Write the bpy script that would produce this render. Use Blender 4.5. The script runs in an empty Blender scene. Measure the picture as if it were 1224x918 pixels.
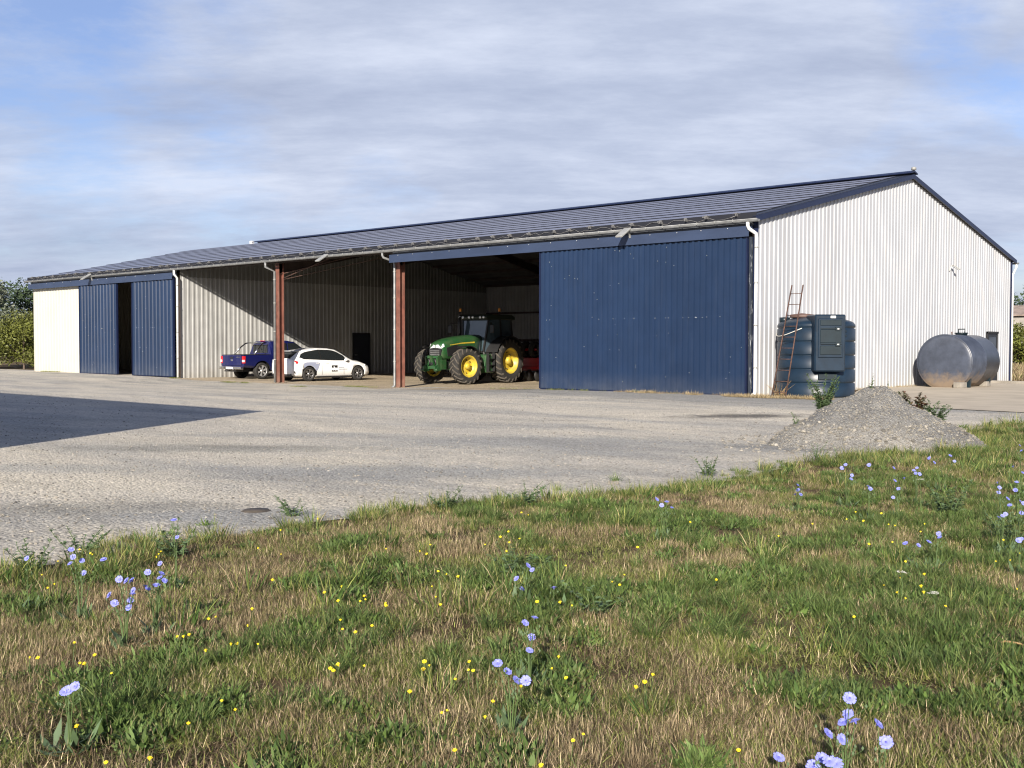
import bpy, math, random
import numpy as np
from mathutils import Vector, Matrix, Euler
random.seed(7); RNG = np.random.default_rng(7)
PI = math.pi
scene = bpy.context.scene
COL = scene.collection
R = math.radians
# ------------------------------------------------------------------ camera
CAM = np.array([16.139, -27.963, 1.5]); YAW, PIT, ROL, FPX = 0.74052, -0.034314, 0.00192, 1326.45
FW = np.array([-math.sin(YAW)*math.cos(PIT), math.cos(YAW)*math.cos(PIT), math.sin(PIT)])
RT = np.array([math.cos(YAW), math.sin(YAW), 0.0]); UP = np.cross(RT, FW)
R2 = RT*math.cos(ROL)+UP*math.sin(ROL); U2 = -RT*math.sin(ROL)+UP*math.cos(ROL)
def at(px, py, z=0.0):
    d = FW+R2*(px-612)/FPX+U2*(459-py)/FPX
    return CAM+d*(z-CAM[2])/d[2]
def depth(x, y): return (x-CAM[0])*FW[0]+(y-CAM[1])*FW[1]
def side(x, y): return (x-CAM[0])*R2[0]+(y-CAM[1])*R2[1]
cam = bpy.data.cameras.new('camera'); co = bpy.data.objects.new('camera', cam); COL.objects.link(co)
scene.cycles.filter_width = 1.15
cam.sensor_width = 36; cam.lens = FPX*36/1224; cam.clip_end = 3000; cam.clip_start = 0.05
M = Matrix(((R2[0], U2[0], -FW[0], CAM[0]), (R2[1], U2[1], -FW[1], CAM[1]), (R2[2], U2[2], -FW[2], CAM[2]), (0, 0, 0, 1)))
co.matrix_world = M
scene.camera = co
# ------------------------------------------------------------------ light
ELEV = 21.4; SH = (0.52, -0.854)      # horizontal direction towards the sun
el = R(ELEV); S = Vector((SH[0]*math.cos(el), SH[1]*math.cos(el), math.sin(el))).normalized()
sun = bpy.data.lights.new('sun', 'SUN'); sun.energy = 5.0; sun.angle = R(0.5); sun.color = (1.0, 0.91, 0.79)
so = bpy.data.objects.new('sun', sun); COL.objects.link(so); so.rotation_euler = S.to_track_quat('Z', 'Y').to_euler(); so.location = (20, -40, 30)
w = bpy.data.worlds.new('World'); scene.world = w; w.use_nodes = True
nt = w.node_tree; nt.nodes.clear()
def N(nt, t, **kw):
    n = nt.nodes.new(t)
    for k, v in kw.items():
        if k.startswith('i_'):
            key = k[2:]; key = int(key) if key.isdigit() else key.replace('_', ' ')
            n.inputs[key].default_value = v
        else: setattr(n, k, v)
    return n
def ramp(nt, stops, interp='LINEAR'):
    n = nt.nodes.new('ShaderNodeValToRGB'); n.color_ramp.interpolation = interp
    e = n.color_ramp.elements
    while len(e) < len(stops): e.new(0.5)
    for i, (p, c) in enumerate(stops):
        e[i].position = p
        e[i].color = (c, c, c, 1) if isinstance(c, (int, float)) else (c[0], c[1], c[2], 1)
    return n
def build_world():
    L = nt.links.new
    out = N(nt, 'ShaderNodeOutputWorld'); bg = N(nt, 'ShaderNodeBackground', i_Strength=SKY_STRENGTH)
    sky = N(nt, 'ShaderNodeTexSky', sky_type='NISHITA', sun_disc=False, sun_elevation=el, sun_rotation=math.atan2(SH[0], SH[1]), altitude=50, air_density=1.0, dust_density=1.2, ozone_density=2.0)
    tc = N(nt, 'ShaderNodeTexCoord'); sp = N(nt, 'ShaderNodeSeparateXYZ'); L(tc.outputs['Generated'], sp.inputs[0])
    zc = N(nt, 'ShaderNodeMath', operation='MAXIMUM'); L(sp.outputs[2], zc.inputs[0]); zc.inputs[1].default_value = 0.0
    za = N(nt, 'ShaderNodeMath', operation='ADD'); L(zc.outputs[0], za.inputs[0]); za.inputs[1].default_value = 0.17
    dx = N(nt, 'ShaderNodeMath', operation='DIVIDE'); L(sp.outputs[0], dx.inputs[0]); L(za.outputs[0], dx.inputs[1])
    dy = N(nt, 'ShaderNodeMath', operation='DIVIDE'); L(sp.outputs[1], dy.inputs[0]); L(za.outputs[0], dy.inputs[1])
    cb = N(nt, 'ShaderNodeCombineXYZ'); L(dx.outputs[0], cb.inputs[0]); L(dy.outputs[0], cb.inputs[1])
    # rotate into a frame that looks along the view direction, so cloud banks run across the sky
    mp = N(nt, 'ShaderNodeMapping'); mp.inputs['Rotation'].default_value = (0, 0, -YAW); mp.inputs['Location'].default_value = CLOUD_OFF; L(cb.outputs[0], mp.inputs[0])
    n1 = N(nt, 'ShaderNodeTexNoise', i_Scale=0.8, i_Detail=14.0, i_Roughness=0.66, i_Distortion=0.15); L(mp.outputs[0], n1.inputs['Vector'])
    # openings in the cloud deck at given compass directions
    acc = n1.outputs['Fac']
    for (dv, c0, c1, amt) in OPENINGS:
        vm = N(nt, 'ShaderNodeVectorMath', operation='DOT_PRODUCT'); L(tc.outputs['Generated'], vm.inputs[0]); vm.inputs[1].default_value = dv
        mr = N(nt, 'ShaderNodeMapRange', i_1=c0, i_2=c1, i_3=0.0, i_4=amt); mr.interpolation_type = 'SMOOTHSTEP'; L(vm.outputs['Value'], mr.inputs[0])
        ad = N(nt, 'ShaderNodeMath', operation='ADD'); L(acc, ad.inputs[0]); L(mr.outputs[0], ad.inputs[1]); acc = ad.outputs[0]
    mz = N(nt, 'ShaderNodeMapRange', i_1=0.36, i_2=0.62, i_3=0.0, i_4=-0.30); L(sp.outputs[2], mz.inputs[0])  # clear sky added overhead, out of frame, to lower the ambient light
    ad = N(nt, 'ShaderNodeMath', operation='ADD'); L(acc, ad.inputs[0]); L(mz.outputs[0], ad.inputs[1]); acc = ad.outputs[0]
    cov = ramp(nt, CLOUD_COV); L(acc, cov.inputs[0])
    mp2 = N(nt, 'ShaderNodeMapping'); mp2.inputs['Scale'].default_value = (0.55, 1.0, 1); mp2.inputs['Location'].default_value = (4.1, 2.2, 0); L(mp.outputs[0], mp2.inputs[0])
    n2 = N(nt, 'ShaderNodeTexNoise', i_Scale=1.7, i_Detail=14.0, i_Roughness=0.64); L(mp2.outputs[0], n2.inputs['Vector'])
    shade = ramp(nt, CLOUD_COL); L(n2.outputs['Fac'], shade.inputs[0])
    # low haze bank near the horizon
    hz = N(nt, 'ShaderNodeMapRange', i_1=0.0, i_2=0.10, i_3=0.42, i_4=0.0); L(sp.outputs[2], hz.inputs[0])
    mixf = N(nt, 'ShaderNodeMath', operation='MAXIMUM'); L(cov.outputs[0], mixf.inputs[0]); L(hz.outputs[0], mixf.inputs[1])
    mx = N(nt, 'ShaderNodeMix', data_type='RGBA'); L(mixf.outputs[0], mx.inputs[0])
    hs = N(nt, 'ShaderNodeMix', data_type='RGBA', blend_type='MULTIPLY'); hs.inputs[0].default_value = 1.0
    L(sky.outputs[0], hs.inputs[6]); hs.inputs[7].default_value = SKY_TINT
    L(hs.outputs[2], mx.inputs[6]); L(shade.outputs[0], mx.inputs[7])
    L(mx.outputs[2], bg.inputs[0]); L(bg.outputs[0], out.inputs[0])
def sky_dir(px, py):
    d = FW+R2*(px-612)/FPX+U2*(459-py)/FPX; return tuple((d/np.linalg.norm(d)).tolist())
OPENINGS = [(sky_dir(40, 50), math.cos(R(7.5)), math.cos(R(1)), -0.10), (sky_dir(110, 232), math.cos(R(4.2)), math.cos(R(0.5)), -0.10), (sky_dir(280, 232), math.cos(R(4.2)), math.cos(R(0.5)), -0.10), (sky_dir(450, 232), math.cos(R(4.0)), math.cos(R(0.5)), -0.14),
            (sky_dir(1180, 140), math.cos(R(4)), math.cos(R(0.5)), -0.10), (sky_dir(1120, 15), math.cos(R(3.5)), math.cos(R(0.5)), -0.12),
            (sky_dir(560, 120), math.cos(R(13)), math.cos(R(4)), 0.20), (sky_dir(880, 60), math.cos(R(9)), math.cos(R(2)), 0.12), (sky_dir(1150, 230), math.cos(R(5)), math.cos(R(1)), 0.12)]
SKY_STRENGTH = 0.10
SKY_TINT = (0.72, 0.70, 0.86, 1)
CLOUD_OFF = (1.3, 0.4, 0)
CLOUD_COV = [(0.32, 0.12), (0.44, 0.72), (0.54, 0.98)]
CLOUD_COL = [(0.30, (2.15, 2.50, 3.45)), (0.48, (2.95, 3.32, 4.25)), (0.66, (4.1, 4.45, 5.3))]
build_world()
vs = scene.view_settings; vs.view_transform = 'Standard'; vs.look = 'None'; vs.gamma = 1; vs.use_curve_mapping = False; vs.exposure = 0.85
# ------------------------------------------------------------------ materials
MATS = {}
def mat(name, color, rough=0.7, metal=0.0, var=0.0, vscale=3.0, bump=0.0, bscale=30.0, spec=0.5, c2=None, coat=0.0, stretch=None, extra=None):
    m = bpy.data.materials.new(name); m.use_nodes = True; MATS[name] = m
    t = m.node_tree; L = t.links.new; b = t.nodes['Principled BSDF']
    b.inputs['Base Color'].default_value = (*color, 1); b.inputs['Roughness'].default_value = rough
    b.inputs['Metallic'].default_value = metal; b.inputs['Specular IOR Level'].default_value = spec
    if coat: b.inputs['Coat Weight'].default_value = coat; b.inputs['Coat Roughness'].default_value = 0.05
    tc = N(t, 'ShaderNodeTexCoord'); src = tc.outputs['Object']
    if stretch:
        mp = N(t, 'ShaderNodeMapping'); mp.inputs['Scale'].default_value = stretch; L(src, mp.inputs[0]); src = mp.outputs[0]
    if var or c2:
        n = N(t, 'ShaderNodeTexNoise', i_Scale=vscale, i_Detail=6.0, i_Roughness=0.6); L(src, n.inputs['Vector'])
        c2 = c2 or tuple(c*(1-var) for c in color)
        lo = tuple(min(1, c*(1+var*0.5)) for c in color)
        r = ramp(t, [(0.35, c2), (0.65, lo)]); L(n.outputs['Fac'], r.inputs[0]); L(r.outputs[0], b.inputs['Base Color'])
    if bump:
        n = N(t, 'ShaderNodeTexNoise', i_Scale=bscale, i_Detail=5.0); L(src, n.inputs['Vector'])
        bp = N(t, 'ShaderNodeBump', i_Strength=bump, i_Distance=0.02); L(n.outputs['Fac'], bp.inputs['Height']); L(bp.outputs[0], b.inputs['Normal'])
    if extra: extra(t, b, src)
    return m
def grime_low(dirt, zlo, zhi, amt, streak=0.28, tint=0.05):
    """splash dirt: a brown film on the foot of the sheets, broken up by noise"""
    def f(t, b, src):
        L = t.links.new
        old = b.inputs['Base Color'].links[0].from_socket if b.inputs['Base Color'].links else None
        g = N(t, 'ShaderNodeNewGeometry'); s = N(t, 'ShaderNodeSeparateXYZ'); L(g.outputs['Position'], s.inputs[0])
        mr = N(t, 'ShaderNodeMapRange', i_1=zhi, i_2=zlo, i_3=0.0, i_4=amt); L(s.outputs[2], mr.inputs[0])
        n = N(t, 'ShaderNodeTexNoise', i_Scale=2.2, i_Detail=8.0); L(g.outputs['Position'], n.inputs['Vector'])
        rr = ramp(t, [(0.3, 0.2), (0.7, 1.0)]); L(n.outputs['Fac'], rr.inputs[0])
        mu = N(t, 'ShaderNodeMath', operation='MULTIPLY'); L(mr.outputs[0], mu.inputs[0]); L(rr.outputs[0], mu.inputs[1])
        # streaks and flecks
        mp = N(t, 'ShaderNodeMapping'); mp.inputs['Scale'].default_value = (9, 9, 0.5); L(g.outputs['Position'], mp.inputs[0])
        n3 = N(t, 'ShaderNodeTexNoise', i_Scale=1.0, i_Detail=6.0); L(mp.outputs[0], n3.inputs['Vector'])
        r3 = ramp(t, [(0.52, 0.0), (0.75, 0.28)]); L(n3.outputs['Fac'], r3.inputs[0])
        r3.color_ramp.elements[1].color = (streak, streak, streak, 1)
        ad = N(t, 'ShaderNodeMath', operation='MAXIMUM'); L(mu.outputs[0], ad.inputs[0]); L(r3.outputs[0], ad.inputs[1])
        mx = N(t, 'ShaderNodeMix', data_type='RGBA'); L(ad.outputs[0], mx.inputs[0])
        if old: L(old, mx.inputs[6])
        else: mx.inputs[6].default_value = b.inputs['Base Color'].default_value
        mx.inputs[7].default_value = (*dirt, 1)
        # every one metre wide sheet has weathered a little differently
        xy = N(t, 'ShaderNodeMath', operation='ADD'); L(s.outputs[0], xy.inputs[0]); L(s.outputs[1], xy.inputs[1])
        fl = N(t, 'ShaderNodeMath', operation='FLOOR'); L(xy.outputs[0], fl.inputs[0]); wn = N(t, 'ShaderNodeTexWhiteNoise', noise_dimensions='1D'); L(fl.outputs[0], wn.inputs['W'])
        mr2 = N(t, 'ShaderNodeMapRange', i_3=1-tint, i_4=1+tint); L(wn.outputs['Value'], mr2.inputs[0])
        m9 = N(t, 'ShaderNodeMix', data_type='RGBA', blend_type='MULTIPLY'); m9.inputs[0].default_value = 1.0; L(mx.outputs[2], m9.inputs[6]); L(mr2.outputs[0], m9.inputs[7])
        L(m9.outputs[2], b.inputs['Base Color'])
    return f
mat('gable_sheet', (0.39, 0.405, 0.43), 0.42, var=0.06, vscale=0.8, spec=0.4, extra=grime_low((0.42, 0.38, 0.31), 0.0, 0.7, 0.6))
mat('cream_sheet', (0.46, 0.45, 0.40), 0.5, var=0.05, vscale=0.8, spec=0.3, extra=grime_low((0.5, 0.42, 0.3), -0.1, 0.5, 0.6))
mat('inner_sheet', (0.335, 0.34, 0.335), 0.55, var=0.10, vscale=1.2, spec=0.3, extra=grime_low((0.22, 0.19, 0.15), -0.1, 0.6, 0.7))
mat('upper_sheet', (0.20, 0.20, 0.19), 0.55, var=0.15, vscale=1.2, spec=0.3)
mat('blue_sheet', (0.0120, 0.0265, 0.064), 0.34, var=0.08, vscale=1.6, spec=0.45, extra=grime_low((0.09, 0.10, 0.12), 0.0, 0.7, 0.45, 0.07, 0.10))
mat('blue_trim', (0.008, 0.014, 0.045), 0.4, var=0.15, vscale=2, spec=0.4)
mat('fascia_blue', (0.028, 0.043, 0.085), 0.45, var=0.15, vscale=2.5, stretch=(0.3, 1, 1))
mat('fascia_grey', (0.10, 0.11, 0.13), 0.6, var=0.25, vscale=2.0)
mat('steel_dull', (0.34, 0.345, 0.33), 0.5, 0.3, var=0.25, vscale=5)
mat('zinc', (0.235, 0.245, 0.25), 0.5, 0.25, var=0.25, vscale=4, bump=0.1)
mat('pvc_white', (0.66, 0.67, 0.66), 0.45, var=0.1, vscale=3)
mat('oxide_red', (0.165, 0.064, 0.046), 0.6, var=0.3, vscale=4, bump=0.15, extra=grime_low((0.25, 0.2, 0.15), -0.2, 0.5, 0.5))
mat('frame_dark', (0.050, 0.035, 0.030), 0.7, var=0.3)
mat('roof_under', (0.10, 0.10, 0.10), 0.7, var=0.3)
mat('black_strip', (0.012, 0.013, 0.018), 0.5)
mat('pv_glass', (0.155, 0.160, 0.205), 0.34, var=0.12, vscale=0.5, spec=0.62)
mat('pv_frame', (0.010, 0.011, 0.016), 0.45)
mat('clamp', (0.20, 0.20, 0.20), 0.5, 0.3, var=0.5, vscale=9)
mat('alu', (0.62, 0.63, 0.64), 0.35, 0.8)
mat('pale_metal', (0.65, 0.66, 0.66), 0.4, 0.2)
mat('lamp_glass', (0.55, 0.58, 0.60), 0.15)
mat('door_dark', (0.018, 0.022, 0.032), 0.5, var=0.2)
mat('concrete', (0.42, 0.365, 0.28), 0.85, var=0.16, vscale=0.9, bump=0.25, bscale=18)
mat('concrete_block', (0.24, 0.22, 0.19), 0.9, var=0.3, vscale=3, bump=0.4)
mat('tank_green', (0.007, 0.019, 0.036), 0.38, var=0.22, vscale=3.5, spec=0.5, bump=0.04, bscale=6)
mat('tank_dark', (0.007, 0.017, 0.024), 0.4, var=0.2)
mat('brass', (0.6, 0.6, 0.58), 0.4, 0.5)
mat('lid_brown', (0.12, 0.075, 0.062), 0.6, var=0.3)
def steel_extra(t, b, src):
    L = t.links.new
    old = b.inputs['Base Color'].links[0].from_socket
    s = N(t, 'ShaderNodeSeparateXYZ'); L(src, s.inputs[0])
    n = N(t, 'ShaderNodeTexNoise', i_Scale=5.0, i_Detail=9.0, i_Roughness=0.7); L(src, n.inputs['Vector'])
    a = N(t, 'ShaderNodeMath', operation='MULTIPLY_ADD'); L(n.outputs['Fac'], a.inputs[0]); a.inputs[1].default_value = 0.9; z5 = N(t, 'ShaderNodeMath', operation='ADD'); L(s.outputs[2], z5.inputs[0]); z5.inputs[1].default_value = 0.55; L(z5.outputs[0], a.inputs[2])
    r = ramp(t, [(0.25, 1.0), (0.68, 0.0)]); L(a.outputs[0], r.inputs[0])
    mx = N(t, 'ShaderNodeMix', data_type='RGBA'); L(r.outputs[0], mx.inputs[0]); L(old, mx.inputs[6]); mx.inputs[7].default_value = (0.16, 0.12, 0.085, 1)
    L(mx.outputs[2], b.inputs['Base Color'])
    rr = N(t, 'ShaderNodeMapRange', i_3=0.34, i_4=0.75); L(r.outputs[0], rr.inputs[0]); L(rr.outputs[0], b.inputs['Roughness'])
mat('tank_steel', (0.050, 0.060, 0.085), 0.50, 0.05, var=0.30, vscale=2.2, bump=0.10, bscale=9, extra=steel_extra)
mat('rust', (0.085, 0.045, 0.034), 0.8, var=0.5, vscale=12)
mat('rope', (0.6, 0.58, 0.52), 0.9)
mat('rubber', (0.022, 0.021, 0.020), 0.85, var=0.3, vscale=8)
mat('rubber_dusty', (0.085, 0.075, 0.062), 0.9, var=0.35, vscale=6)
mat('tractor_green', (0.010, 0.070, 0.020), 0.35, c2=(0.035, 0.075, 0.030), vscale=4, coat=0.25)
mat('tractor_yellow', (0.58, 0.42, 0.025), 0.42, c2=(0.36, 0.28, 0.06), vscale=7)
mat('black_plastic', (0.014, 0.014, 0.015), 0.5)
mat('cab_roof_shaded', (0.020, 0.030, 0.022), 0.4)  # green cab roof, with the shade of the bay put into its colour
mat('cab_glass', (0.05, 0.075, 0.095), 0.04, spec=0.9)
mat('headlamp', (0.75, 0.78, 0.80), 0.1, 0.3)
mat('implement_red', (0.36, 0.012, 0.016), 0.4, var=0.2)
mat('sign_white', (0.8, 0.8, 0.78), 0.5)
mat('sign_red', (0.6, 0.03, 0.02), 0.5)
mat('amber', (0.8, 0.32, 0.05), 0.3)
mat('truck_blue', (0.007, 0.010, 0.070), 0.3, 0.0, coat=0.5)
mat('car_white', (0.78, 0.79, 0.80), 0.25, coat=0.6)
mat('car_glass', (0.015, 0.018, 0.020), 0.04, spec=0.8)
mat('tail_red', (0.50, 0.015, 0.02), 0.15, coat=0.5)
mat('chrome', (0.7, 0.7, 0.7), 0.12, 1.0)
mat('alloy', (0.36, 0.36, 0.37), 0.3, 0.8)
mat('alloy_light', (0.62, 0.62, 0.62), 0.3, 0.6)
mat('grey_decal', (0.28, 0.31, 0.42), 0.4)
mat('ink_black', (0.015, 0.015, 0.018), 0.4)
mat('ink_grey', (0.30, 0.32, 0.36), 0.5)
mat('leaf_hedge', (0.060, 0.100, 0.020), 0.6, var=0.55, vscale=0.9)
mat('leaf_olive', (0.115, 0.130, 0.022), 0.6, var=0.5, vscale=0.8)
mat('leaf_dark', (0.045, 0.075, 0.030), 0.6, var=0.4, vscale=0.9)
mat('leaf_grey', (0.130, 0.150, 0.105), 0.6, var=0.5, vscale=1.0)
mat('leaf_weed', (0.085, 0.135, 0.060), 0.65, var=0.3, vscale=8)
mat('leaf_dock', (0.05, 0.075, 0.03), 0.65, c2=(0.10, 0.035, 0.02), vscale=8)
mat('weed_dry', (0.36, 0.24, 0.11), 0.9, var=0.4, vscale=8)
mat('bark', (0.12, 0.09, 0.07), 0.9, var=0.4, bump=0.5)
mat('stem_green', (0.075, 0.12, 0.035), 0.7)
mat('petal_blue', (0.24, 0.26, 0.70), 0.6, var=0.12, vscale=60)
mat('petal_yellow', (0.85, 0.66, 0.02), 0.6)
mat('petal_white', (0.70, 0.68, 0.60), 0.7)
mat('pistil_blue', (0.12, 0.12, 0.45), 0.6)
mat('stone_wall', (0.30, 0.28, 0.25), 0.9, var=0.35, vscale=1.5, bump=0.6, bscale=6)
mat('roof_tile', (0.28, 0.22, 0.18), 0.85, var=0.3, vscale=2)
mat('timber', (0.32, 0.27, 0.20), 0.9, var=0.3, vscale=6)
mat('crate_dark', (0.035, 0.04, 0.045), 0.7, var=0.3)
mat('iron_cover', (0.075, 0.062, 0.048), 0.8, var=0.3, vscale=20, bump=0.3)
def soft(name, c_attr=True, trans=0.25):
    """foliage blades: colour per blade from the mesh, per-clump variation"""
    m = bpy.data.materials.new(name); m.use_nodes = True; MATS[name] = m
    t = m.node_tree; L = t.links.new; b = t.nodes['Principled BSDF']; b.inputs['Roughness'].default_value = 0.6; b.inputs['Specular IOR Level'].default_value = 0.25
    a = N(t, 'ShaderNodeAttribute', attribute_name='Col'); oi = N(t, 'ShaderNodeObjectInfo')
    hs = N(t, 'ShaderNodeHueSaturation'); L(a.outputs['Color'], hs.inputs['Color'])
    mr = N(t, 'ShaderNodeMapRange', i_3=0.62, i_4=1.35); L(oi.outputs['Random'], mr.inputs[0]); L(mr.outputs[0], hs.inputs['Value'])
    L(hs.outputs[0], b.inputs['Base Color'])
    tr = N(t, 'ShaderNodeBsdfTranslucent'); L(hs.outputs[0], tr.inputs[0])
    ms = N(t, 'ShaderNodeMixShader'); ms.inputs[0].default_value = trans
    L(b.outputs[0], ms.inputs[1]); L(tr.outputs[0], ms.inputs[2]); L(ms.outputs[0], t.nodes['Material Output'].inputs[0])
soft('blade')
def gravel(name, cols, scl=1.0, patch=0.25, soil=None):
    m = bpy.data.materials.new(name); m.use_nodes = True; MATS[name] = m
    t = m.node_tree; L = t.links.new; b = t.nodes['Principled BSDF']; b.inputs['Roughness'].default_value = 0.9; b.inputs['Specular IOR Level'].default_value = 0.25
    tc = N(t, 'ShaderNodeTexCoord'); src = tc.outputs['Object']
    # worn wheel tracks and loose stone: a slow noise stretched along the driving direction
    mp = N(t, 'ShaderNodeMapping'); mp.inputs['Rotation'].default_value = (0, 0, R(-62)); mp.inputs['Scale'].default_value = (0.16, 0.55, 1); L(src, mp.inputs[0])
    n1 = N(t, 'ShaderNodeTexNoise', i_Scale=1.0, i_Detail=7.0, i_Roughness=0.62, i_Distortion=0.6); L(mp.outputs[0], n1.inputs['Vector'])
    r1 = ramp(t, [(0.38, cols[0]), (0.52, cols[1]), (0.64, cols[2])]); L(n1.outputs['Fac'], r1.inputs[0])
    if soil:
        # a band of loose grey stone along the blue doors, with a ragged edge
        sp = N(t, 'ShaderNodeSeparateXYZ'); L(src, sp.inputs[0])
        nb_ = N(t, 'ShaderNodeTexNoise', i_Scale=0.55, i_Detail=8.0, i_Roughness=0.7); L(src, nb_.inputs['Vector'])
        nb2 = N(t, 'ShaderNodeTexNoise', i_Scale=1.6, i_Detail=12.0, i_Roughness=0.82); L(src, nb2.inputs['Vector'])
        k1 = N(t, 'ShaderNodeMath', operation='MULTIPLY_ADD'); L(nb_.outputs['Fac'], k1.inputs[0]); k1.inputs[1].default_value = 7.0; L(sp.outputs[1], k1.inputs[2])
        m1_ = N(t, 'ShaderNodeMapRange', i_1=-1.6, i_2=0.4); L(k1.outputs[0], m1_.inputs[0])
        k2 = N(t, 'ShaderNodeMath', operation='MULTIPLY_ADD'); L(nb_.outputs['Fac'], k2.inputs[0]); k2.inputs[1].default_value = 6.0; L(sp.outputs[0], k2.inputs[2])
        m2_ = N(t, 'ShaderNodeMapRange', i_1=-13.0, i_2=-8.0); L(k2.outputs[0], m2_.inputs[0])
        mm = N(t, 'ShaderNodeMath', operation='MULTIPLY'); L(m1_.outputs[0], mm.inputs[0]); L(m2_.outputs[0], mm.inputs[1])
        mxs = N(t, 'ShaderNodeMix', data_type='RGBA'); L(mm.outputs[0], mxs.inputs[0]); L(r1.outputs[0], mxs.inputs[6]); mxs.inputs[7].default_value = (*soil, 1)
        base_out = mxs.outputs[2]
        # patches where the grey stone lies loose, and an old oil stain before the door
        for (cx_, cy_, rx, ry, col, amt) in PATCHES:
            m0 = N(t, 'ShaderNodeMapping'); m0.vector_type = 'TEXTURE'; m0.inputs['Location'].default_value = (cx_, cy_, 0); m0.inputs['Rotation'].default_value = (0, 0, YAW); m0.inputs['Scale'].default_value = (rx, ry, 50); L(src, m0.inputs[0])
            ln = N(t, 'ShaderNodeVectorMath', operation='LENGTH'); L(m0.outputs[0], ln.inputs[0])
            a0 = N(t, 'ShaderNodeMath', operation='MULTIPLY_ADD'); L(nb2.outputs['Fac'], a0.inputs[0]); a0.inputs[1].default_value = 2.6; L(ln.outputs['Value'], a0.inputs[2])
            q0 = N(t, 'ShaderNodeMapRange', i_1=2.45, i_2=1.75, i_3=0.0, i_4=amt); L(a0.outputs[0], q0.inputs[0])
            x0 = N(t, 'ShaderNodeMix', data_type='RGBA'); L(q0.outputs[0], x0.inputs[0]); L(base_out, x0.inputs[6]); x0.inputs[7].default_value = (*col, 1); base_out = x0.outputs[2]
    else: base_out = r1.outputs[0]
    # wheel tracks sweeping across the yard
    mpt = N(t, 'ShaderNodeMapping'); mpt.inputs['Rotation'].default_value = (0, 0, R(-38)); mpt.inputs['Scale'].default_value = (0.09, 0.9, 1); L(src, mpt.inputs[0])
    nd = N(t, 'ShaderNodeTexNoise', i_Scale=0.10, i_Detail=2.0); L(src, nd.inputs['Vector'])
    wv = N(t, 'ShaderNodeVectorMath', operation='MULTIPLY_ADD'); L(nd.outputs['Color'], wv.inputs[0]); wv.inputs[1].default_value = (2.5, 9.0, 0); L(mpt.outputs[0], wv.inputs[2])
    nt_ = N(t, 'ShaderNodeTexNoise', i_Scale=1.3, i_Detail=5.0, i_Roughness=0.6); L(wv.outputs[0], nt_.inputs['Vector'])
    rt_ = ramp(t, [(0.36, 0.84), (0.50, 1.0), (0.64, 1.08)]); L(nt_.outputs['Fac'], rt_.inputs[0])
    mt_ = N(t, 'ShaderNodeMix', data_type='RGBA', blend_type='MULTIPLY'); mt_.inputs[0].default_value = 0.9 if soil else 0.3; L(base_out, mt_.inputs[6]); L(rt_.outputs[0], mt_.inputs[7]); base_out = mt_.outputs[2]
    n2 = N(t, 'ShaderNodeTexNoise', i_Scale=38*scl, i_Detail=6.0, i_Roughness=0.75); L(src, n2.inputs['Vector'])
    r2 = ramp(t, [(0.30, 0.45), (0.5, 1.0), (0.72, 1.45)]); L(n2.outputs['Fac'], r2.inputs[0])
    v = N(t, 'ShaderNodeTexVoronoi', i_Scale=30*scl); L(src, v.inputs['Vector'])
    sv = N(t, 'ShaderNodeSeparateColor'); L(v.outputs['Color'], sv.inputs[0])
    r3 = ramp(t, [(0.0, 0.68), (0.5, 1.0), (1.0, 1.28)]); L(sv.outputs[0], r3.inputs[0])
    m1 = N(t, 'ShaderNodeMix', data_type='RGBA', blend_type='MULTIPLY'); m1.inputs[0].default_value = 0.8; L(base_out, m1.inputs[6]); L(r2.outputs[0], m1.inputs[7])
    m2 = N(t, 'ShaderNodeMix', data_type='RGBA', blend_type='MULTIPLY'); m2.inputs[0].default_value = 0.8; L(m1.outputs[2], m2.inputs[6]); L(r3.outputs[0], m2.inputs[7])
    L(m2.outputs[2], b.inputs['Base Color'])
    ad = N(t, 'ShaderNodeMath', operation='MULTIPLY_ADD'); L(v.outputs['Distance'], ad.inputs[0]); ad.inputs[1].default_value = -1.0; L(n2.outputs['Fac'], ad.inputs[2])
    bp = N(t, 'ShaderNodeBump', i_Strength=1.0, i_Distance=0.020); L(ad.outputs[0], bp.inputs['Height'])
    n5 = N(t, 'ShaderNodeTexNoise', i_Scale=2.6, i_Detail=4.0); L(src, n5.inputs['Vector'])
    bp2 = N(t, 'ShaderNodeBump', i_Strength=0.12, i_Distance=0.05); L(n5.outputs['Fac'], bp2.inputs['Height']); L(bp.outputs[0], bp2.inputs['Normal'])
    L(bp2.outputs[0], b.inputs['Normal'])
def _p(px, py, rx, ry, col, amt): q = at(px, py); return (float(q[0]), float(q[1]), rx, ry, col, amt)
GY = (0.29, 0.292, 0.28)
PATCHES = [_p(480, 565, 2.6, 1.0, GY, 0.8), _p(650, 528, 3.6, 1.3, GY, 0.75), _p(250, 536, 2.6, 0.7, (0.25, 0.245, 0.215), 0.7), _p(360, 520, 2.4, 0.6, GY, 0.6), _p(130, 608, 1.6, 0.5, (0.26, 0.25, 0.22), 0.75), _p(290, 618, 1.6, 0.6, GY, 0.8), _p(60, 560, 2.0, 0.6, GY, 0.5), _p(760, 540, 2.2, 0.9, GY, 0.5),
           _p(885, 500, 1.5, 0.65, (0.075, 0.073, 0.068), 0.85), _p(960, 535, 1.5, 0.9, (0.22, 0.222, 0.215), 0.8)]
gravel('yard_gravel', [(0.37, 0.355, 0.32), (0.49, 0.455, 0.385), (0.55, 0.505, 0.415)], soil=(0.30, 0.295, 0.275))
gravel('grey_gravel', [(0.25, 0.245, 0.23), (0.32, 0.31, 0.28), (0.36, 0.34, 0.30)], 1.2)
gravel('heap_gravel', [(0.17, 0.17, 0.165), (0.23, 0.225, 0.21), (0.28, 0.27, 0.245)], 1.5)
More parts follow.
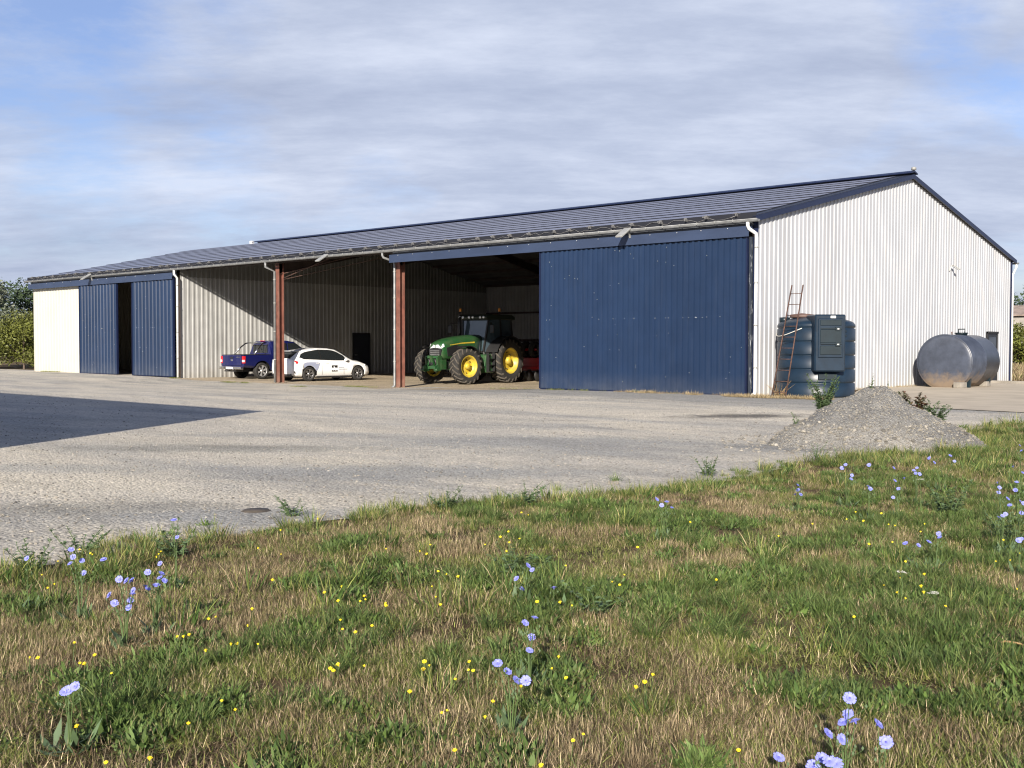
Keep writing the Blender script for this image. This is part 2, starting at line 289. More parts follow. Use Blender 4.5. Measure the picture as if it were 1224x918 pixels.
gravel('floor_sand', [(0.32, 0.27, 0.20), (0.42, 0.35, 0.25), (0.47, 0.39, 0.28)], 0.8)
def ground_mat():
    m = bpy.data.materials.new('soil'); m.use_nodes = True; MATS['soil'] = m
    t = m.node_tree; L = t.links.new; b = t.nodes['Principled BSDF']; b.inputs['Roughness'].default_value = 0.95; b.inputs['Specular IOR Level'].default_value = 0.1
    tc = N(t, 'ShaderNodeTexCoord'); src = tc.outputs['Object']
    n1 = N(t, 'ShaderNodeTexNoise', i_Scale=0.9, i_Detail=8.0, i_Roughness=0.65); L(src, n1.inputs['Vector'])
    r1 = ramp(t, [(0.34, (0.05, 0.055, 0.022)), (0.46, (0.10, 0.072, 0.042)), (0.62, (0.20, 0.145, 0.085))]); L(n1.outputs['Fac'], r1.inputs[0])
    n2 = N(t, 'ShaderNodeTexNoise', i_Scale=45.0, i_Detail=6.0, i_Roughness=0.8); L(src, n2.inputs['Vector'])
    r2 = ramp(t, [(0.3, 0.35), (0.7, 1.5)]); L(n2.outputs['Fac'], r2.inputs[0])
    m1 = N(t, 'ShaderNodeMix', data_type='RGBA', blend_type='MULTIPLY'); m1.inputs[0].default_value = 0.9; L(r1.outputs[0], m1.inputs[6]); L(r2.outputs[0], m1.inputs[7]); L(m1.outputs[2], b.inputs['Base Color'])
    bp = N(t, 'ShaderNodeBump', i_Strength=1.0, i_Distance=0.03); L(n2.outputs['Fac'], bp.inputs['Height']); L(bp.outputs[0], b.inputs['Normal'])
ground_mat()
# ------------------------------------------------------------------ mesh builder
class MB:
    def __init__(s): s.v = []; s.f = []; s.m = []; s.smooth = []
    def add(s, vs, fs, mi=0, sm=False):
        o = len(s.v); s.v += [tuple(map(float, p)) for p in vs]
        for f in fs: s.f.append(tuple(i+o for i in f)); s.m.append(mi); s.smooth.append(sm)
        return s
    def box(s, x0, x1, y0, y1, z0, z1, mi=0):
        vs = [(x0, y0, z0), (x1, y0, z0), (x1, y1, z0), (x0, y1, z0), (x0, y0, z1), (x1, y0, z1), (x1, y1, z1), (x0, y1, z1)]
        return s.add(vs, [(0, 3, 2, 1), (4, 5, 6, 7), (0, 1, 5, 4), (1, 2, 6, 5), (2, 3, 7, 6), (3, 0, 4, 7)], mi)
    def bar(s, p0, p1, wd, hg, up=(0, 0, 1), mi=0):
        p0 = Vector(p0); p1 = Vector(p1); d = (p1-p0).normalized(); up = Vector(up)
        if abs(d.dot(up)) > 0.98: up = Vector((1, 0, 0))
        a = d.cross(up).normalized(); b = a.cross(d).normalized(); a *= wd/2; b *= hg/2
        vs = [p0-a-b, p0+a-b, p0+a+b, p0-a+b, p1-a-b, p1+a-b, p1+a+b, p1-a+b]
        return s.add(vs, [(0, 3, 2, 1), (4, 5, 6, 7), (0, 1, 5, 4), (1, 2, 6, 5), (2, 3, 7, 6), (3, 0, 4, 7)], mi)
    def tube(s, pts, r, n=8, mi=0, caps=True, sm=True):
        pts = [Vector(p) for p in pts]; k = len(pts); rs = r if isinstance(r, (list, tuple)) else [r]*k
        o = []; prev = None
        for i, p in enumerate(pts):
            d = (pts[min(i+1, k-1)]-pts[max(i-1, 0)]).normalized()
            if prev is None:
                up = Vector((0, 0, 1)) if abs(d.z) < 0.9 else Vector((1, 0, 0)); a = d.cross(up).normalized()
            else: a = (prev-d*prev.dot(d)).normalized()
            prev = a; b = d.cross(a)
            for j in range(n): o.append(p+(a*math.cos(2*PI*j/n)+b*math.sin(2*PI*j/n))*rs[i])
        fs = [(i*n+j, i*n+(j+1) % n, (i+1)*n+(j+1) % n, (i+1)*n+j) for i in range(k-1) for j in range(n)]
        s.add(o, fs, mi, sm)
        if caps:
            s.add(o[:n], [tuple(range(n))[::-1]], mi); s.add(o[-n:], [tuple(range(n))], mi)
        return s
    def lathe(s, prof, c, axis='z', n=24, mi=0, sm=True):
        """prof: (radius, height) pairs"""
        o = []
        for (r, h) in prof:
            for j in range(n):
                a = 2*PI*j/n; x, y = r*math.cos(a), r*math.sin(a)
                if axis == 'z': o.append((c[0]+x, c[1]+y, c[2]+h))
                elif axis == 'y': o.append((c[0]+x, c[1]+h, c[2]+y))
                else: o.append((c[0]+h, c[1]+x, c[2]+y))
        k = len(prof)
        return s.add(o, [(i*n+j, i*n+(j+1) % n, (i+1)*n+(j+1) % n, (i+1)*n+j) for i in range(k-1) for j in range(n)], mi, sm)
    def prism(s, outline, a0, a1, axis='y', mi=0):
        """outline in the plane across axis ('y': x,z; 'x': y,z; 'z': x,y)"""
        def P(u, v, a): return (u, a, v) if axis == 'y' else ((a, u, v) if axis == 'x' else (u, v, a))
        n = len(outline); vs = [P(u, v, a0) for u, v in outline]+[P(u, v, a1) for u, v in outline]
        return s.add(vs, [tuple(range(n)), tuple(range(2*n-1, n-1, -1))]+[(i, i+n, (i+1) % n+n, (i+1) % n) for i in range(n)], mi)
    def quad(s, a, b, c, d, mi=0): return s.add([a, b, c, d], [(0, 1, 2, 3)], mi)
    def build(s, name, mats, parent=None, loc=None, col=None, recalc=True, smooth=None, bevel=0):
        me = bpy.data.meshes.new(name); me.from_pydata(s.v, [], s.f)
        if isinstance(mats, str): mats = [mats]
        for m in mats: me.materials.append(MATS[m])
        me.polygons.foreach_set('material_index', s.m); me.polygons.foreach_set('use_smooth', s.smooth if smooth is None else [smooth]*len(s.f))
        if recalc:
            import bmesh
            bm = bmesh.new(); bm.from_mesh(me); bmesh.ops.remove_doubles(bm, verts=bm.verts, dist=1e-5); bmesh.ops.recalc_face_normals(bm, faces=bm.faces)
            if bevel: bmesh.ops.bevel(bm, geom=[e for e in bm.edges if len(e.link_faces) == 2 and e.calc_face_angle(0) > 0.5], offset=bevel, segments=1, affect='EDGES', clamp_overlap=True)
            bm.to_mesh(me); bm.free()
        me.update()
        o = bpy.data.objects.new(name, me); (col or COL).objects.link(o)
        if parent: o.parent = parent
        if loc is not None: o.location = loc
        return o
def tag(o, label=None, cat=None, group=None, kind=None):
    if label: o['label'] = label
    if cat: o['category'] = cat
    if group: o['group'] = group
    if kind: o['kind'] = kind
    return o
def rep(mb, name, m, parent, locs, rots=None):
    """one small piece, copied to every place as an object of its own"""
    o = mb.build(name, m, parent, locs[0]); 
    if rots: o.rotation_euler = rots[0]
    for i, p in enumerate(locs[1:]):
        c = o.copy(); COL.objects.link(c); c.parent = parent; c.location = p
        if rots: c.rotation_euler = rots[i+1]
    return o
def empty(name, loc, rz=0, label=None, cat=None, group=None):
    o = bpy.data.objects.new(name, None); COL.objects.link(o); o.location = loc; o.rotation_euler = (0, 0, rz); o.empty_display_size = 0.2
    return tag(o, label, cat, group)
def copy_tree(o, parent=None):
    c = o.copy(); COL.objects.link(c)
    if parent: c.parent = parent
    for ch in list(o.children): copy_tree(ch, c)
    return c
# ------------------------------------------------------------------ numpy value noise
def vnoise(x, y, scale, seed):
    x = np.asarray(x)/scale; y = np.asarray(y)/scale
    xi = np.floor(x).astype(np.int64); yi = np.floor(y).astype(np.int64); xf = x-xi; yf = y-yi
    xf = xf*xf*(3-2*xf); yf = yf*yf*(3-2*yf)
    def h(a, b):
        n = (a*374761393+b*668265263+seed*974711) & 0x7fffffff
        n = ((n ^ (n >> 13))*1274126177) & 0x7fffffff
        return ((n ^ (n >> 16)) & 0xffff)/65535.0
    return (h(xi, yi)*(1-xf)+h(xi+1, yi)*xf)*(1-yf)+(h(xi, yi+1)*(1-xf)+h(xi+1, yi+1)*xf)*yf
def fbm(x, y, scale, seed, o=4):
    s = 0; a = 1; t = 0
    for i in range(o): s = s+a*vnoise(x, y, scale/2**i, seed+i*17); t += a; a *= 0.55
    return s/t
def ss(a, b, x): t = np.clip((np.asarray(x)-a)/(b-a), 0, 1); return t*t*(3-2*t)
EDGE_Y = [-60, -26.5, -24.9, -24.2, -23.6, -22.9, -22, -21, -20.2, -18.9, -17.6, -15.8, -14.6, -13, -11, -8.9, -7.0, -5.6, -5.0, -4.4]
EDGE_X = [9.2, 9.1, 8.9, 8.6, 8.75, 8.67, 8.6, 8.64, 8.9, 9.4, 9.6, 9.5, 9.7, 9.9, 9.7, 9.2, 9.0, 9.6, 14.0, 45.0]
def edge_x(y): return np.interp(y, EDGE_Y, EDGE_X)
def G(x, y):
    """ground height"""
    x = np.asarray(x, float); y = np.asarray(y, float)
    a = np.interp(x, [-60, -42, -34, -27, -14, -9, -4, 8, 20], [0, 0.03, 0.0, -0.09, -0.09, 0.05, 0.09, 0.09, 0.0])
    b = ss(-12, -3, y)*(1-ss(14, 26, y))
    base = a*b
    gr = ss(8.4, 10.5, x)*(1-ss(-7, -4, y))
    bumps = (fbm(x, y, 2.2, 5)-0.5)*0.10*gr+(fbm(x, y, 6, 9)-0.5)*0.05*ss(-50, -3, -np.abs(y+14))*0
    return base+bumps+0.03*gr
def g(x, y): return float(G(x, y))
# ------------------------------------------------------------------ setting
def grid(name, xs, ys, zf, m, off=0.0):
    X, Y = np.meshgrid(xs, ys) if np.ndim(xs) == 1 else (xs, ys)
    Z = zf(X, Y)+off; ny, nx = X.shape
    vs = np.stack([X, Y, Z], -1).reshape(-1, 3)
    idx = np.arange(nx*ny).reshape(ny, nx)
    fs = np.stack([idx[:-1, :-1], idx[:-1, 1:], idx[1:, 1:], idx[1:, :-1]], -1).reshape(-1, 4)
    me = bpy.data.meshes.new(name); me.from_pydata(vs.tolist(), [], fs.tolist()); me.materials.append(MATS[m])
    me.polygons.foreach_set('use_smooth', [True]*len(fs)); me.update()
    o = bpy.data.objects.new(name, me); COL.objects.link(o); return o
def uneven(*segs):
    r = []
    for a, b, st in segs: r += list(np.arange(a, b, st))
    return np.array(r+[segs[-1][1]])
xs = uneven((-1600, -200, 200), (-200, -60, 14), (-60, 6, 1.5), (6, 22, 0.2), (22, 60, 2), (60, 200, 14), (200, 1600, 200))
ys = uneven((-1500, -200, 200), (-200, -40, 14), (-40, -30, 1), (-30, -4, 0.2), (-4, 30, 1.5), (30, 200, 14), (200, 2000, 200))
tag(grid('ground', xs, ys, lambda x, y: G(x, y)-0.006, 'soil'), 'dry brown soil and stubble reaching out past the yard', kind='structure')
# gravel yard with an irregular edge against the meadow
yr = uneven((-60, -30, 3), (-30, -4.4, 0.12), (-4.4, -3.2, 0.3), (-3.2, 1.4, 0.5))
tcol = np.concatenate([np.linspace(0, 0.9, 60), np.linspace(0.905, 1, 30)])
Yg = np.repeat(yr[:, None], len(tcol), 1)
ex = edge_x(yr)+(fbm(yr, yr*0+3, 0.9, 21)-0.5)*0.8*(yr < -6)
Xg = -85+(ex[:, None]+85)*tcol[None, :]
tag(grid('gravel_yard', Xg, Yg, G, 'yard_gravel', 0.004), 'pale beige and grey gravel of the farm yard', kind='structure')
# floor inside the shed, spilling a little out of the openings
xf = np.linspace(-30.4, -0.2, 70); t = np.linspace(0, 1, 24)
y0 = -0.5+(fbm(xf, xf*0, 3.0, 41)-0.5)*1.6-0.9*ss(-17, -13, xf)*(1-ss(-9.5, -8, xf))+0.75*ss(-9, -8, xf)
XF = np.repeat(xf[None, :], 24, 0); YF = y0[None, :]+(20.6-y0)[None, :]*(t[:, None]**1.5)
tag(grid('shed_floor', XF, YF, G, 'floor_sand', 0.008), 'sandy compacted floor of the open bays', kind='structure')
xf = np.linspace(-45.7, -30.7, 20); tag(grid('closed_bay_floor', xf, np.linspace(0.3, 20.6, 12), G, 'concrete', 0.012), 'concrete floor of the closed bay', kind='structure')
# concrete apron beside the gable
t = np.linspace(0, 1, 30); yy = np.linspace(0, 1, 30)
XA = np.zeros((30, 30)); YA = np.zeros((30, 30))
for i, v in enumerate(yy):
    ya = -2.9+v*22.5; xl = 0.05+max(0, (6.2-ya))*0.40
    XA[i] = xl+(22-xl)*t; YA[i] = ya-(XA[i]-6)*0.10*(1-v)
tag(grid('concrete_apron', XA, YA, G, 'concrete', 0.017), 'pale concrete apron beside the white gable', kind='structure')
# ------------------------------------------------------------------ shed
L_, D_, EH, RH = 45.86, 20.83, 5.107, 7.415
BAY = L_/6; SL = (RH-EH)/(D_/2)
def zr(y): return EH+SL*y if y <= D_/2 else EH+SL*(D_-y)
def clad(mb, p0, p1, nrm, zb, zt, pitch=0.25, depth=0.035, extra=(), mi=0, phase=0.0):
    """trapezoidal sheet between plan points p0 and p1, ribs standing out along nrm"""
    p0 = Vector(p0); p1 = Vector(p1); Ln = (p1-p0).length; d = (p1-p0)/Ln; nrm = Vector(nrm)
    pts = [(0.0, 0.0)]
    prof = [(0.46, 0), (0.56, 1), (0.90, 1), (1.0, 0)]
    k = 0; s0 = phase
    while s0 < Ln:
        for a, b in prof:
            s_ = s0+a*pitch
            if s_ > pts[-1][0]+1e-4 and s_ < Ln: pts.append((s_, b*depth))
        s0 += pitch
    for e in extra:
        for i in range(len(pts)-1):
            if pts[i][0] < e-1e-3 and pts[i+1][0] > e+1e-3:
                u = (e-pts[i][0])/(pts[i+1][0]-pts[i][0]); pts.insert(i+1, (e, pts[i][1]*(1-u)+pts[i+1][1]*u)); break
    pts.append((Ln, 0.0))
    vs = []
    for s_, o in pts:
        q = p0+d*s_+nrm*o; z0 = zb(s_) if callable(zb) else zb; z1 = zt(s_) if callable(zt) else zt
        vs += [(q.x, q.y, z0), (q.x, q.y, z1)]
    return mb.add(vs, [(2*i, 2*i+2, 2*i+3, 2*i+1) for i in range(len(pts)-1)], mi)
shed = empty('farm_shed', (0, 0, 0), 0, 'long steel farm shed with white ribbed gable, blue doors, open bays and solar roof', 'farm building')
mb = MB(); clad(mb, (0, 0), (0, D_), (1, 0), -0.15, zr, extra=(D_/2,), depth=0.028); gable = mb.build('gable_wall', 'gable_sheet', shed, recalc=False); gable['label'] = 'white ribbed gable end wall'
mb = MB(); clad(mb, (-L_, D_), (-L_, 0), (-1, 0), -0.15, lambda s: zr(D_-s), extra=(D_/2,)); mb.build('end_wall', 'cream_sheet', shed, recalc=False)
mb = MB(); clad(mb, (-0.02, D_), (-L_+0.02, D_), (0, 1), -0.15, EH); mb.build('back_wall', 'inner_sheet', shed, recalc=False)
mb = MB(); clad(mb, (-L_+0.03, 0), (-40.0, 0), (0, -1), -0.12, 4.72, pitch=0.33, depth=0.02); o = mb.build('front_panel', 'cream_sheet', shed, recalc=False); o['label'] = 'bright cream wall panel at the far left'
# inner partition: pale lower sheets, darker sheets above eaves height
PX = -4*BAY
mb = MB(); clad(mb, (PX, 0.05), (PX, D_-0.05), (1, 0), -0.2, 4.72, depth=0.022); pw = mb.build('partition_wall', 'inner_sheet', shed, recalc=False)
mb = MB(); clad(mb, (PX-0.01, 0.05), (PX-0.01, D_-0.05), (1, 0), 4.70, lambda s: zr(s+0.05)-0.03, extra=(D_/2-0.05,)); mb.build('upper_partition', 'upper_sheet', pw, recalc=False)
# inside rail on the back wall
mb = MB(); mb.box(PX+0.1, -0.15, D_-0.16, D_-0.06, 1.75, 1.9); mb.box(PX+0.1, -0.15, D_-0.16, D_-0.06, 3.4, 3.5); mb.build('wall_rail', 'frame_dark', shed)
# roof slabs
OH = 0.10
def slab(y0, y1, z0off, z1off, x0, x1):
    return [(y0, zr2(y0)+z0off), (y1, zr2(y1)+z0off), (y1, zr2(y1)+z1off), (y0, zr2(y0)+z1off)]
def zr2(y): return EH+SL*y if y <= D_/2 else EH+SL*(D_-y)
mb = MB()
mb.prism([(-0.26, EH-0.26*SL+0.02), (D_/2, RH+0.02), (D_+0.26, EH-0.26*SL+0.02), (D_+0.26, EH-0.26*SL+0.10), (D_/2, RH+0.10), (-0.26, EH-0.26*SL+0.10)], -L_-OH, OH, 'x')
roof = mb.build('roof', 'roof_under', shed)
# verge trims on both gables
for xa, xb_ in ((OH+0.002, OH+0.05), (-L_-OH-0.05, -L_-OH-0.002)):
    mb = MB()
    for sgn in (0, 1):
        ya, yb2 = (-0.30, D_/2) if sgn == 0 else (D_/2, D_+0.30)
        mb.prism([(ya, zr2(ya)-0.03), (yb2, zr2(yb2)-0.03), (yb2, zr2(yb2)+0.105), (ya, zr2(ya)+0.105)], xa, xb_, 'x')
        lo, hi = (xb_-0.05-0.10, xb_) if xa > 0 else (xa, xa+0.15)
        mb.prism([(ya, zr2(ya)+0.107), (yb2, zr2(yb2)+0.107), (yb2, zr2(yb2)+0.122), (ya, zr2(ya)+0.122)], lo, hi, 'x')
    mb.build('verge_trim', 'blue_trim', roof)
mb = MB(); mb.prism([(D_/2-0.28, RH-0.28*SL+0.20), (D_/2, RH+0.20), (D_/2+0.28, RH-0.28*SL+0.20), (D_/2+0.28, RH-0.28*SL+0.235), (D_/2, RH+0.26), (D_/2-0.28, RH-0.28*SL+0.235)], -39.5, OH+0.06, 'x'); mb.build('ridge_cap', 'blue_trim', roof)
mb = MB(); mb.box(-40.0, -39.75, D_/2-0.08, D_/2+0.08, RH+0.10, RH+0.28); mb.build('ridge_vent', 'pale_metal', roof)
mb = MB(); mb.lathe([(0.03, 0), (0.09, 0.02), (0.09, 0.1), (0.02, 0.13)], (0.12, D_/2, RH+0.26), n=10); mb.build('ridge_finial', 'steel_dull', roof)
# black tray under the panels
mb = MB(); mb.prism([(-0.24, zr2(-0.24)+0.102), (D_/2-0.29, zr2(D_/2-0.29)+0.102), (D_/2-0.29, zr2(D_/2-0.29)+0.135), (-0.24, zr2(-0.24)+0.135)], -L_-0.1, 0.1, 'x'); mb.build('roof_tray', 'black_strip', roof)
mb = MB(); mb.box(-L_-0.1, 0.1, -0.285, -0.265, 5.07, 5.265); mb.build('eave_strip', 'black_strip', roof)
# solar panels: rows up the slope, real gaps and frames
pv = MB(); nrow = 10; y_lo, y_hi = 0.42, D_/2-0.42; dyr = (y_hi-y_lo)/nrow; ncol = 27; x_lo, x_hi = -L_+0.15, -0.28; dxc = (x_hi-x_lo)/ncol
for i in range(nrow):
    ya = y_lo+i*dyr+0.02; yb2 = y_lo+(i+1)*dyr-0.02
    for j in range(ncol):
        xa = x_lo+j*dxc+0.012; xb_ = x_lo+(j+1)*dxc-0.012
        lift = 0.150+0.006*((i*7+j*3) % 3)/3; tl = 0.020
        za = zr2(ya)+lift+tl; zb_ = zr2(yb2)+lift
        pv.add([(xa, ya, za), (xb_, ya, za), (xb_, yb2, zb_), (xa, yb2, zb_), (xa, ya, za-0.035), (xb_, ya, za-0.035), (xb_, yb2, zb_-0.035), (xa, yb2, zb_-0.035)],
               [(0, 1, 5, 4), (1, 2, 6, 5), (2, 3, 7, 6), (3, 0, 4, 7), (4, 5, 6, 7)], 1)
        e = 0.018; k1 = (zb_-za)/(yb2-ya)
        pv.add([(xa, ya, za), (xb_, ya, za), (xb_, ya+e, za+e*k1), (xa, ya+e, za+e*k1)], [(0, 1, 2, 3)], 1)
        pv.add([(xa, yb2-e, zb_-e*k1), (xb_, yb2-e, zb_-e*k1), (xb_, yb2, zb_), (xa, yb2, zb_)], [(0, 1, 2, 3)], 1)
        pv.add([(xa, ya+e, za+e*k1), (xb_, ya+e, za+e*k1), (xb_, yb2-e, zb_-e*k1), (xa, yb2-e, zb_-e*k1)], [(0, 1, 2, 3)], 0)
pvo = pv.build('solar_array', ['pv_glass', 'pv_frame'], roof, recalc=False)
# clamps and loose cable along the lower edge of the array
mb = MB(); mb.box(-0.05, 0.05, 0.0, 0.20, -0.03, 0.05); mb.box(0.052, 0.075, -0.12, 0.10, -0.06, 0.0); mb.box(-0.13, -0.052, 0.02, 0.06, 0.0, 0.03)
rep(mb, 'panel_clamp', 'clamp', pvo, [(x_lo+(j+0.5)*dxc/2+random.uniform(-0.15, 0.15), -0.30+random.uniform(-0.03, 0.03), 5.225+random.uniform(-0.01, 0.03)) for j in range(ncol*2)])
pts = [(x_lo+i*0.21, -0.30+random.uniform(-0.01, 0.01), 5.17+random.uniform(-0.06, 0.06)) for i in range(int((x_hi-x_lo)/0.21))]
mb = MB(); mb.tube(pts, 0.009, 4); mb.build('cable', 'clamp', pvo)
# frames: portal columns and rafters, purlins
def ibeam(mb, p0, p1, h, b, up):
    p0 = Vector(p0); p1 = Vector(p1); up = Vector(up)
    mb.bar(p0, p1, 0.014, h-0.03, up); off = up.normalized()*(h/2-0.008)
    mb.bar(p0+off, p1+off, b, 0.016, up); mb.bar(p0-off, p1-off, b, 0.016, up)
for i in range(7):
    x = -i*BAY+(-0.28 if i == 0 else 0.28 if i == 6 else 0.0)
    if i == 4: x -= 0.25
    if i in (2, 3): x -= 0.16
    vis = i in (2, 3)
    yc = 0.30 if vis else 0.36
    zb_ = -0.16 if vis else -0.1
    mb = MB()
    # web runs into the building, flanges face the yard
    hw, hd_ = (0.125, 0.11) if vis else (0.11, 0.15)
    mb.box(x-0.007, x+0.007, yc-hd_, yc+hd_, zb_, EH-0.12); mb.box(x-hw, x+hw, yc-hd_-0.016, yc-hd_, zb_, EH-0.12); mb.box(x-hw, x+hw, yc+hd_, yc+hd_+0.016, zb_, EH-0.12)
    c = mb.build('column', 'oxide_red' if vis else 'frame_dark', shed)
    if vis:
        c['label'] = 'rust red steel column between the two open bays' if i == 3 else 'rust red steel column at the edge of the tractor bay'
        mb = MB(); mb.box(x-0.2, x+0.2, yc-0.22, yc+0.22, zb_+0.03, zb_+0.06)
        for sx in (-1, 1):
            for sy in (-1, 1): mb.lathe([(0.018, 0), (0.018, 0.05), (0, 0.05)], (x+sx*0.16, yc+sy*0.18, zb_+0.06), n=6)
        mb.build('base_plate', 'rust', c)
    mb = MB(); mb.box(x-0.007, x+0.007, D_-0.45, D_-0.2, -0.1, EH-0.12); mb.box(x-0.1, x+0.1, D_-0.47, D_-0.45, -0.1, EH-0.12); mb.box(x-0.1, x+0.1, D_-0.2, D_-0.18, -0.1, EH-0.12); mb.build('column', 'frame_dark', shed)
    mb = MB(); sl = Vector((0, D_/2, RH-EH)).normalized(); nn = Vector((0, -sl.z, sl.y))
    ibeam(mb, Vector((x, 0.2, zr2(0.2)-0.42)), Vector((x, D_/2, RH-0.42)), 0.42, 0.16, nn)
    nn2 = Vector((0, sl.z, sl.y)); ibeam(mb, Vector((x, D_-0.2, zr2(0.2)-0.42)), Vector((x, D_/2, RH-0.42)), 0.42, 0.16, nn2)
    mb.build('rafter', 'frame_dark', shed)
for k in range(8):
    for s_ in (0, 1):
        y = 0.35+k*1.40; y = y if s_ == 0 else D_-y
        mb = MB(); mb.box(-L_+0.05, PX-0.3, y-0.03, y+0.03, zr2(y)-0.17, zr2(y)-0.03); mb.box(PX+0.1, -0.05, y-0.03, y+0.03, zr2(y)-0.17, zr2(y)-0.03); mb.build('purlin', 'frame_dark', shed)
mb = MB(); mb.tube([(-3*BAY+0.1, 0.3, 4.35), (-3*BAY+2.6, 1.2, 5.25)], 0.02, 6); mb.tube([(-3*BAY+0.1, 0.32, 4.55), (-3*BAY+3.6, 4.3, 5.95)], 0.02, 6); mb.tube([(-3*BAY+0.1, 0.32, 4.3), (-2*BAY-0.2, 5.3, 6.1)], 0.014, 6); mb.build('wind_brace', 'rust', shed)
# gutter, brackets, downpipes
gy, gz, gr_ = -0.36, 5.06, 0.075
mb = MB(); ring = [(gy+gr_*math.cos(a), gz+gr_*math.sin(a)) for a in np.linspace(-PI, 0, 11)]
inner = [(gy+(gr_-0.012)*math.cos(a), gz+(gr_-0.012)*math.sin(a)) for a in np.linspace(0, -PI, 11)]
mb.prism([(p[0], p[1]) for p in ring+inner], -L_-0.25, 0.22, 'x'); mb.tube([(-L_-0.25, gy-gr_, gz+0.006), (0.22, gy-gr_, gz+0.006)], 0.014, 6)
gut = mb.build('gutter', 'zinc', shed)
mb = MB(); mb.box(-0.012, 0.012, gy-gr_-0.018, gy-gr_-0.001, gz-0.04, gz+0.03); mb.box(-0.012, 0.012, gy-gr_, -0.27, gz+0.012, gz+0.018)
rep(mb, 'bracket', 'steel_dull', gut, [(-L_+0.3+i*0.6, 0, 0) for i in range(76)])
for xe in (-L_-0.25, 0.22):
    mb = MB(); mb.prism([(gy+gr_*math.cos(a), gz+gr_*math.sin(a)) for a in np.linspace(-PI, 0, 11)], xe-0.006, xe+0.006, 'x'); mb.build('end_cap', 'zinc', gut)
def downpipe(x, y, zb_, m, r=0.05, swan=True, lab=None):
    mb = MB()
    if swan: pts = [(x+swan*0.28, gy, gz-gr_+0.01), (x+swan*0.28, gy, gz-gr_-0.09), (x+swan*0.24, gy+0.03, gz-gr_-0.17), (x+swan*0.12, (gy+y)/2, gz-gr_-0.24), (x+swan*0.02, y-0.01, gz-gr_-0.30), (x, y, gz-gr_-0.42), (x, y, zb_+0.12), (x, y-0.02, zb_+0.06), (x, y-0.12, zb_+0.03)]
    else: pts = [(x, gy, gz-gr_+0.01), (x, gy, gz-0.25), (x, y, gz-0.42), (x, y, zb_)]
    mb.tube(pts, r, 12)
    o = mb.build('downpipe', m, shed)
    if lab: o['label'] = lab
    mb = MB(); mb.lathe([(r, -0.02), (r+0.012, -0.02), (r+0.012, 0.02), (r, 0.02)], (x, y, 0), n=12)
    rep(mb, 'pipe_clip', 'steel_dull', o, [(0, 0, z) for z in (0.9, 2.1, 3.3, 4.3)])
downpipe(0.02, -0.12, 0.1, 'pvc_white', swan=-0.5, lab='white downpipe on the corner beside the gable')
downpipe(-2*BAY-0.26, 0.10, -0.1, 'zinc', 0.045, swan=-0.6, lab='pale downpipe beside the tractor bay column')
downpipe(-3*BAY-0.26, 0.10, -0.1, 'zinc', 0.05, swan=0, lab='pale downpipe beside the column behind the pickup')
downpipe(PX+0.16, -0.20, 0.0, 'pvc_white', 0.055, swan=0, lab='white downpipe right of the closed blue doors')
# rear gutter end seen past the far gable corner
mb = MB(); mb.prism([(D_+0.37+gr_*math.cos(a), gz+gr_*math.sin(a)) for a in np.linspace(-PI, 0, 11)], -L_, 0.2, 'x'); mb.build('gutter', 'zinc', shed)
mb = MB(); mb.tube([(0.1, D_+0.37, gz-0.07), (0.1, D_+0.38, gz-0.2), (0.06, D_+0.34, gz-0.32), (0.05, D_+0.12, gz-0.5), (0.05, D_+0.12, 0.05)], 0.045, 10); mb.build('downpipe', 'pvc_white', shed)
mb = MB(); mb.box(-0.03, 0.055, D_-0.01, D_+0.05, -0.05, EH); mb.build('corner_trim', 'blue_trim', shed)
# fascias above the doors
def fascia(x0, x1):
    mb = MB(); mb.box(x0, x1, -0.13, -0.05, 4.90, 5.06); f1 = mb.build('fascia', 'fascia_grey', shed)
    mb = MB(); mb.box(x0, x1, -0.30, -0.06, 4.73, 4.895); mb.box(x0, x1, -0.305, -0.298, 4.60, 4.895); mb.build('door_track', 'fascia_blue', f1)
    mb = MB(); mb.lathe([(0.016, 0), (0.016, -0.01), (0, -0.012)], (0, -0.306, 4.86), 'y', 6)
    rep(mb, 'screw', 'alu', f1, [(x0+0.4+i*0.95+random.uniform(-.1, .1), 0, 0) for i in range(int((x1-x0)/0.95))])
fascia(-2*BAY-0.1, -0.12); fascia(-L_+0.02, PX-0.12)
mb = MB(); mb.box(-0.115, 0.0, -0.05, -0.005, -0.05, 5.05); mb.box(-0.10, 0.045, -0.055, -0.05, 0, 5.04); mb.build('corner_trim', 'blue_trim', shed)
